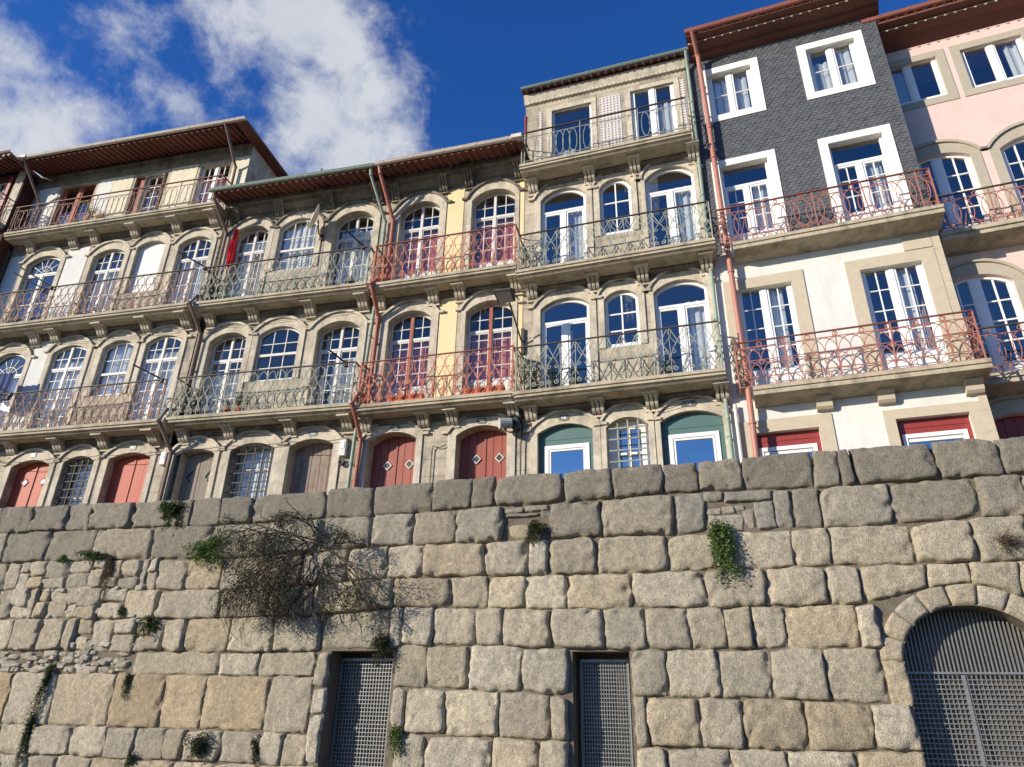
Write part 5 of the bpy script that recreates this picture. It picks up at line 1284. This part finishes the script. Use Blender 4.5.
# the big dry shrub: a woody framework fanned over the wall, thin twigs, sparse small leaves
def shrub():
    ox, oy = wl(-4.0, -.03); rs = random.Random(21)
    t = thing('dry_shrub', 'large dry twiggy shrub sprawling over the wall above the first gateway', 'shrub', (ox, oy, 4.35), WA)
    st = MB(); lf = MB(); tips = []
    def branch(p, d, L, r, lvl):
        P = [tuple(p)]; q = Vector(p); dd = Vector(d)
        k = 6
        for i in range(k):
            dd = (dd+Vector((rs.uniform(-.28, .28), rs.uniform(-.16, .12), rs.uniform(-.30, .16)))*.8).normalized()
            q = q+dd*L/k
            if (q.z > .75 or q.z < -1.15 or q.x < -1.75) and i > 0 and rs.random() < .75: break
            if q.y > -.04: q.y = -.04-rs.random()*.03
            if q.y < -.62: q.y = -.62
            P.append(tuple(q))
            if lvl < 3 and i > 0 and rs.random() < (1.0 if lvl < 2 else .9):
                nd_ = (dd+Vector((rs.uniform(-1.1, 1.1), rs.uniform(-.45, .3), rs.uniform(-1.0, .6)))).normalized()
                branch(q, nd_, L*rs.uniform(.45, .75), r*.55, lvl+1)
            if lvl >= 2: tips.append(tuple(q))
        st.tube(P, r, 4 if lvl > 1 else 6, r2=r*.35)
    for (px_, pz_, dx, dy, dz, L) in ((.0, .3, -.9, -.4, .15, 1.3), (-.1, .15, -.7, -.5, -.1, 1.2), (-.2, .4, -.8, -.3, .2, 1.0), (.1, .3, -.3, -.5, -.2, .9), (-.3, .0, -.3, -.5, -.4, 1.0), (.3, .1, -.2, -.6, -.3, .9), (.6, .3, -.4, -.4, .5, .8), (.55, .25, -.55, -.3, .25, 1.3), (.5, .1, -.9, -.3, -.15, 1.5), (.3, .35, -.5, -.35, .5, .9), (.5, 0, .35, -.4, -.6, 1.2), (.4, -.05, -.35, -.4, -.9, 1.3), (.55, .1, .9, -.35, -.25, 1.1),
                                      (.2, .2, -.8, -.3, .3, 1.4), (.5, -.1, .1, -.4, -.9, 1.3), (.3, -.2, -.8, -.3, -.55, 1.5), (.6, .2, .6, -.3, .25, .8), (.1, .5, -.2, -.3, .7, .9), (.8, -.1, .7, -.4, -.6, 1.1), (.1, -.1, -.6, -.5, -.4, 1.3)):
        branch((px_, -.03, pz_), Vector((dx, dy, dz)).normalized(), L, .017, 0)
    # long bare arching twigs at the lower left
    for k in range(46):
        x0 = rs.uniform(-1.3, .9); z0 = rs.uniform(-.9, -.1); L = rs.uniform(.7, 1.3); a = rs.uniform(-2.9, -1.9)
        st.tube([(x0+L*q_/8*cos(a+q_*.10), -.12-.18*sin(q_/8*pi), z0+L*q_/8*sin(a+q_*.10)*.75) for q_ in range(9)], .006, 4, r2=.002)
    rs.shuffle(tips)
    pts = []
    for p in tips:
        if rs.random() < .95:
            for _ in range(rs.randint(4, 9)): pts.append((p[0]+rs.gauss(0, .05), min(-.03, p[1]+rs.gauss(0, .04)), p[2]+rs.gauss(0, .05)))
    leaves(lf, pts[:13000], .04, rs, narrow=.45)
    g = MB(); gp = [(rs.gauss(-.95, .35), -rs.uniform(.05, .3), rs.gauss(.15, .22)) for _ in range(600)]; leaves(g, gp, .045, rs)
    st.build('branches', TWIG, t); lf.build('foliage', LEAFO, t); g.build('foliage', LEAFG, t)
    return len(pts)
shrub()
# ================================================================== things on and beside the houses
def at(B, x, y, z): return B.world(x, y, z)
def house_thing(B, name, label, cat, x, y, z, group=None): return thing(name, label, cat, at(B, x, y, z), B.az, group)
# satellite dish
t = house_thing(B2, 'satellite_dish', 'cream satellite dish seen edge on beside the upper sash window', 'satellite dish', 2.62, -.02, 14.0)
dv = Vector((-.75, -.62, .22)).normalized(); up = dv.cross(Vector((0, 0, 1))).normalized(); u2 = up.cross(dv)
b = MB(); C0 = Vector((.02, -.45, .32)); R_ = .40
vs = []; fs = []
for i in range(6):
    rr_ = R_*i/5; dp = .10*(rr_/R_)**2
    for j in range(20):
        a = 2*pi*j/20; p = C0+(up*cos(a)+u2*sin(a))*rr_+dv*dp; vs.append(tuple(p))
for i in range(5):
    for j in range(20): fs.append((i*20+j, i*20+(j+1) % 20, (i+1)*20+(j+1) % 20, (i+1)*20+j))
n0 = len(vs); vs += [tuple(Vector(v)-dv*.012) for v in vs]; fs += [tuple(i+n0 for i in f[::-1]) for f in fs]
b.add(vs, fs); b.tube([tuple(Vector(vs[100+j])-dv*.006) for j in range(20)], .013, 6, closed=True); b.build('reflector', DISHM, t, smooth=True)
b = MB(); b.tube([(0, 0, 0), (.0, -.2, .02), tuple(C0-dv*.05)], .02, 8); b.box(-.06, .06, -.03, .0, -.1, .1); b.build('wall_bracket', IROND, t)
b = MB(); b.tube([tuple(C0-u2*R_*.95+dv*.08), tuple(C0+dv*.42-u2*.12)], .01, 6); b.build('feed_arm', IROND, t)
b = MB(); b.tube([tuple(C0+dv*.38-u2*.12), tuple(C0+dv*.47-u2*.10)], .035, 8); b.build('receiver', GREYP, t)
# flood lamp on its long arm
t = house_thing(B3, 'flood_lamp', 'dark square flood lamp on a long raking arm between the yellow and the stone house', 'lamp', 4.02, -.02, 10.05)
b = MB(); b.box(-.04, .04, -.05, .0, -.55, .15); b.build('wall_plate', IROND, t)
b = MB(); b.tube([(0, -.04, -.25), (-.03, -.12, -.18), (-.14, -.85, .48)], .022, 8); b.build('arm', IROND, t)
b = MB(); b.prof([(-1.28, .50), (-.86, .42), (-.82, .48), (-.84, .62), (-.98, .70), (-1.27, .56)][::-1], -.40, .02); hd = b.build('lamp_head', IROND, t, bevel=.012)
b = MB(); b.add([(-.37, -1.25, .497), (-.01, -1.25, .497), (-.01, -.88, .421), (-.37, -.88, .421)], [(0, 3, 2, 1)]); b.v = [(x, y, z-.006) for x, y, z in b.v]; b.build('lamp_glass', GREYP, hd)
# round junction lamp with its tangle of cables by the ground floor
t = house_thing(B3, 'wall_spotlight', 'grey drum spotlight in a tangle of black cables above the right red door', 'spotlight', 3.8, -.04, 7.62)
b = MB(); b.tube([(-.22, -.34, -.02), (.02, -.2, .02)], .125, 14); b.build('lamp_drum', GREYP, t)
b = MB(); b.box(.03, .18, -.2, -.02, -.1, .2); b.box(.1, .24, -.14, -.0, .1, .36); b.build('junction_box', BLACK, t, bevel=.01)
b = MB(); rs_ = random.Random(4)
for k in range(9):
    a0 = rs_.uniform(0, 6); b.tube([(.03+(.16+.05*k/9)*cos(a0+i*.5)*rs_.uniform(.9, 1.1), -.12-.02*k, .0+(.19+.04*k/9)*sin(a0+i*.5)) for i in range(11)], .009, 5)
b.tube([(.2, -.06, .3), (.26, -.05, .1), (.22, -.05, -.5), (.22, -.05, -1.6), (.22, -.05, -2.7)], .016, 6); b.tube([(.12, -.06, .3), (.15, -.4, .42), (.16, -.7, .5)], .014, 6)
b.build('cables', BLACK, t)
# meter boxes
for x, z, hh, lab in ((-.83, 7.45, .36, 'white meter box beside the drainpipe between the bright red and grey doors'), (4.2, 7.42, .42, 'white meter box above a black ring lock left of the twin drainpipes')):
    t = house_thing(B2, 'meter_box', lab, 'meter box', x, -.02, z)
    b = MB(); b.box(-.085, .085, -.11, 0, -hh/2, hh/2); b.build('casing', WPAINT2, t, bevel=.012)
    b = MB(); b.box(-.05, .05, -.122, -.1101, -.02, hh/2-.05); b.build('cover', WPAINT, t, bevel=.004)
t = house_thing(B2, 'ring_lock', 'black round ring fixture just under the right meter box', 'fixture', 4.2, -.03, 7.06)
b = MB(); b.tube([(.065*cos(a*pi/8), -.05, .065*sin(a*pi/8)) for a in range(16)], .028, 8, closed=True); b.box(-.02, .02, -.04, 0, -.02, .02); b.build('ring', BLACK, t, smooth=True)
# clothes hanging
def cloth(B, name, label, cat, x, y, z, w, h, m, seed, furl=False, group=None):
    t = MB(); rs = random.Random(seed); nx, nz_ = 18, 24; vs = []
    for j in range(nz_+1):
        q = j/nz_
        ww = w*(.35+.65*min(1, q*1.6)) if furl else w
        for i in range(nx+1):
            u = i/nx-.5; vs.append((u*ww+.02*sin(q*7+seed), .035*sin(u*22+q*3+seed)*(1.2 if furl else .7)-(.05 if furl else 0)*cos(u*pi), -h*q-(.04*sin(u*9+1) if q > .9 else 0)))
    n0 = len(vs); vs += [(a, c+.008, d_) for a, c, d_ in vs]
    fs = []
    for j in range(nz_):
        for i in range(nx):
            p = j*(nx+1)+i; fs += [(p, p+1, p+nx+2, p+nx+1), (p+n0, p+n0+nx+1, p+n0+nx+2, p+n0+1)]
    t.add(vs, fs); o = t.build(name, m, None, smooth=True); o.location = at(B, x, y, z); o.rotation_euler = (0, 0, B.az)
    return tag(o, label, cat, group)
cloth(B2, 'hanging_cloth', 'bright red furled cloth hanging beside the upper left balcony door', 'cloth', .0, -.36, 14.42, .26, 1.35, REDC, 2, True)
cloth(B1, 'hanging_cloth', 'navy blue cloth hung out over the first floor balcony at the left edge', 'cloth', 2.15, -.45, 10.25, .75, .95, BLUEC, 5)
# drying arms reaching out over the balconies
def arm(B, label, x, z, dx, dz, y=-.7):
    t = MB(); t.tube([(0, 0, 0), (dx*.5, -.22, dz*.5), (dx, -.42, dz)], .024, 6); t.box(-.035, .035, -.03, .06, -.09, .02)
    o = t.build('drying_arm', IROND); o.location = at(B, x, y, z); o.rotation_euler = (0, 0, B.az)
    return tag(o, label, 'drying arm', 'drying arms fixed to the balcony rails')
arm(B2, 'dark drying arm rising from the upper green balcony beside the red cloth', -.5, 12.95, -.62, .30)
arm(B2, 'dark drying arm rising from the upper green balcony next to the red railing', 4.35, 12.95, -.33, .25)
arm(B1, 'higher of the two dark drying arms crossing the upper fan window at left', 3.0, 12.95, -.92, .55)
arm(B1, 'lower of the two dark drying arms crossing the upper fan window at left', 2.75, 12.9, -.82, .42)
arm(B1, 'dark drying arm at the right end of the first floor rust coloured balcony', 7.75, 9.45, -.62, .28)
arm(B2, 'short dark drying arm at the first floor green balcony, beside the red railing', 4.3, 9.42, -.3, .2)
arm(B1, 'upper of two long dark drying arms beside the navy cloth', 2.9, 9.45, -.95, .42)
arm(B1, 'lower of two long dark drying arms beside the navy cloth', 2.85, 9.35, -.95, .25)
# potted plants and planters on the balcony floors
def potted(B, label, x, y, zf, h, w, n, m, seed, pot=POT, pr=.11, ph=.2, cat='potted plant'):
    t = house_thing(B, 'potted_plant', label, cat, x, y, zf); rs = random.Random(seed)
    b = MB(); b.lathe([(pr*.7, 0), (pr, ph), (pr*1.12, ph), (pr*1.12, ph+.03), (pr*.9, ph+.03), (pr*.85, ph-.01)], (0, 0, 0), 14); b.build('pot', pot, t)
    s = MB(); l = MB(); pts = []
    for k in range(9):
        a = rs.uniform(0, 6.28); e = (cos(a)*w*.5*rs.random(), sin(a)*min(w*.5, .16)*rs.random(), ph+h*rs.uniform(.5, 1))
        s.tube([(0, 0, ph-.02), (e[0]*.4, e[1]*.4, ph+(e[2]-ph)*.6), e], .006, 4, r2=.003)
        for _ in range(n//9): q = rs.uniform(.2, 1.05); pts.append((e[0]*q+rs.gauss(0, w*.12), e[1]*q+rs.gauss(0, .04), ph+(e[2]-ph)*q+rs.gauss(0, h*.08)))
    leaves(l, pts, .05, rs); s.build('stem', TWIG, t); l.build('foliage', m, t); return t
potted(B4, 'dark leafy plant in a dark pot behind the left end of the first floor balcony', .35, -.3, 8.21, .9, .4, 500, LEAFD, 1, pr=.13, pot=BLACK)
potted(B4, 'big leafed plant before the left balcony door of the first floor', .85, -.38, 8.21, .8, .45, 420, LEAFD, 2, pot=BLACK)
potted(B4, 'low plant in front of the left first floor door leaf, near the wall', 1.35, -.35, 8.21, .45, .35, 260, LEAFD, 3, pot=BLACK)
potted(B4, 'low plant at the right door of the first floor balcony', 3.4, -.35, 8.21, .35, .35, 260, LEAFD, 4, pot=BLACK)
potted(B1, 'green plant in an orange pot on the top left balcony', 3.05, -.3, 15.41, .7, .5, 500, LEAFG, 5, pr=.16, ph=.26)
potted(B1, 'plant in the right hand orange pot on the top left balcony', 3.55, -.3, 15.41, .3, .3, 260, LEAFD, 6, pr=.15, ph=.24)
potted(B1, 'small plant low on the top left balcony before the red door', 2.6, -.32, 15.41, .3, .3, 200, LEAFD, 8, pr=.10, ph=.16)
potted(B2, 'tall dark plant in the corner of the upper green balcony by the drainpipe', 3.9, -.35, 11.83, .35, .4, 300, LEAFD, 7, pot=BLACK)
potted(B2, 'bushy plant filling the left corner of the upper green balcony', -.25, -.4, 11.83, .7, .5, 600, LEAFD, 9, pot=BLACK)
potted(B2, 'green plant at the left end of the first floor green balcony', .0, -.4, 8.36, .8, .5, 500, LEAFO, 10, pot=BLACK)
potted(B2, 'green plant low beneath the first floor sash window', 1.3, -.35, 8.36, .5, .5, 420, LEAFG, 11)
potted(B2, 'red flowering plant in front of the first floor green balcony pier', 1.0, -.45, 8.36, .2, .25, 100, LEAFB, 12, pr=.09)
def planter(B, label, x0, x1, y, zf, seed):
    t = house_thing(B, 'planter_box', label, 'planter', (x0+x1)/2, y, zf); w = (x1-x0)/2; rs = random.Random(seed)
    b = MB(); b.box(-w, w, -.08, .08, 0, .17); b.box(-w-.01, w+.01, -.095, .095, .17, .2); b.build('trough', FLOWER, t, bevel=.01)
    l = MB(); leaves(l, [(rs.uniform(-w, w), rs.uniform(-.07, .07), .2+abs(rs.gauss(0, .06))) for _ in range(260)], .045, rs); l.build('foliage', LEAFO, t)
planter(B3, 'orange planter trough before the left door of the first floor red balcony', .8, 1.7, -.45, 8.28, 1)
planter(B3, 'orange planter trough before the right door of the first floor red balcony', 2.7, 3.7, -.45, 8.28, 2)
# cables slung along the facades under the balconies
def cable(B, label, pts, r=.009):
    t = MB(); P = []
    for (a, c) in zip(pts, pts[1:]):
        for i in range(6):
            q = i/6; P.append((a[0]+(c[0]-a[0])*q, a[1]+(c[1]-a[1])*q, a[2]+(c[2]-a[2])*q-.05*sin(pi*q)))
    P.append(pts[-1]); o0 = P[0]
    t.tube([(p[0]-o0[0], p[1]-o0[1], p[2]-o0[2]) for p in P], r, 5); o = t.build('cable', BLACK); o.location = at(B, *o0); o.rotation_euler = (0, 0, B.az)
    return tag(o, label, 'cable')
cable(B1, 'black cable looping over the doors below the first floor balcony of the cream house', [(.3, -.1, 7.75), (2.4, -.1, 7.78), (2.95, -.14, 7.62), (4.5, -.14, 7.64), (5.95, -.14, 7.64), (7.8, -.1, 7.66)])
cable(B2, 'black cable looping over the doors below the first floor balcony of the weathered house', [(-.5, -.1, 7.7), (1.0, -.14, 7.66), (2.7, -.14, 7.66), (4.3, -.1, 7.66)])
cable(B3, 'black cable running up the joint between the yellow strip house doors', [(1.86, -.05, 5.0), (1.86, -.05, 7.25), (1.88, -.06, 7.3), (2.2, -.06, 7.32)], .012)
cable(B1, 'thin black cable slung below the second floor balcony of the cream house', [(.3, -.09, 11.3), (2.9, -.09, 11.36), (6.2, -.09, 11.3), (7.8, -.09, 11.38)], .007)
cable(B2, 'thin black cable slung below the second floor balcony of the weathered house', [(-.4, -.09, 11.34), (1.9, -.09, 11.28), (4.4, -.09, 11.36)], .007)
cable(B2, 'black cable dropping from the dish along the pier to the balcony', [(2.62, -.06, 14.0), (2.68, -.04, 13.2), (2.7, -.05, 12.0)], .007)
cable(B4, 'black cable crossing the top of the right ground floor arch', [(3.1, -.09, 7.62), (4.4, -.09, 8.0)], .007)
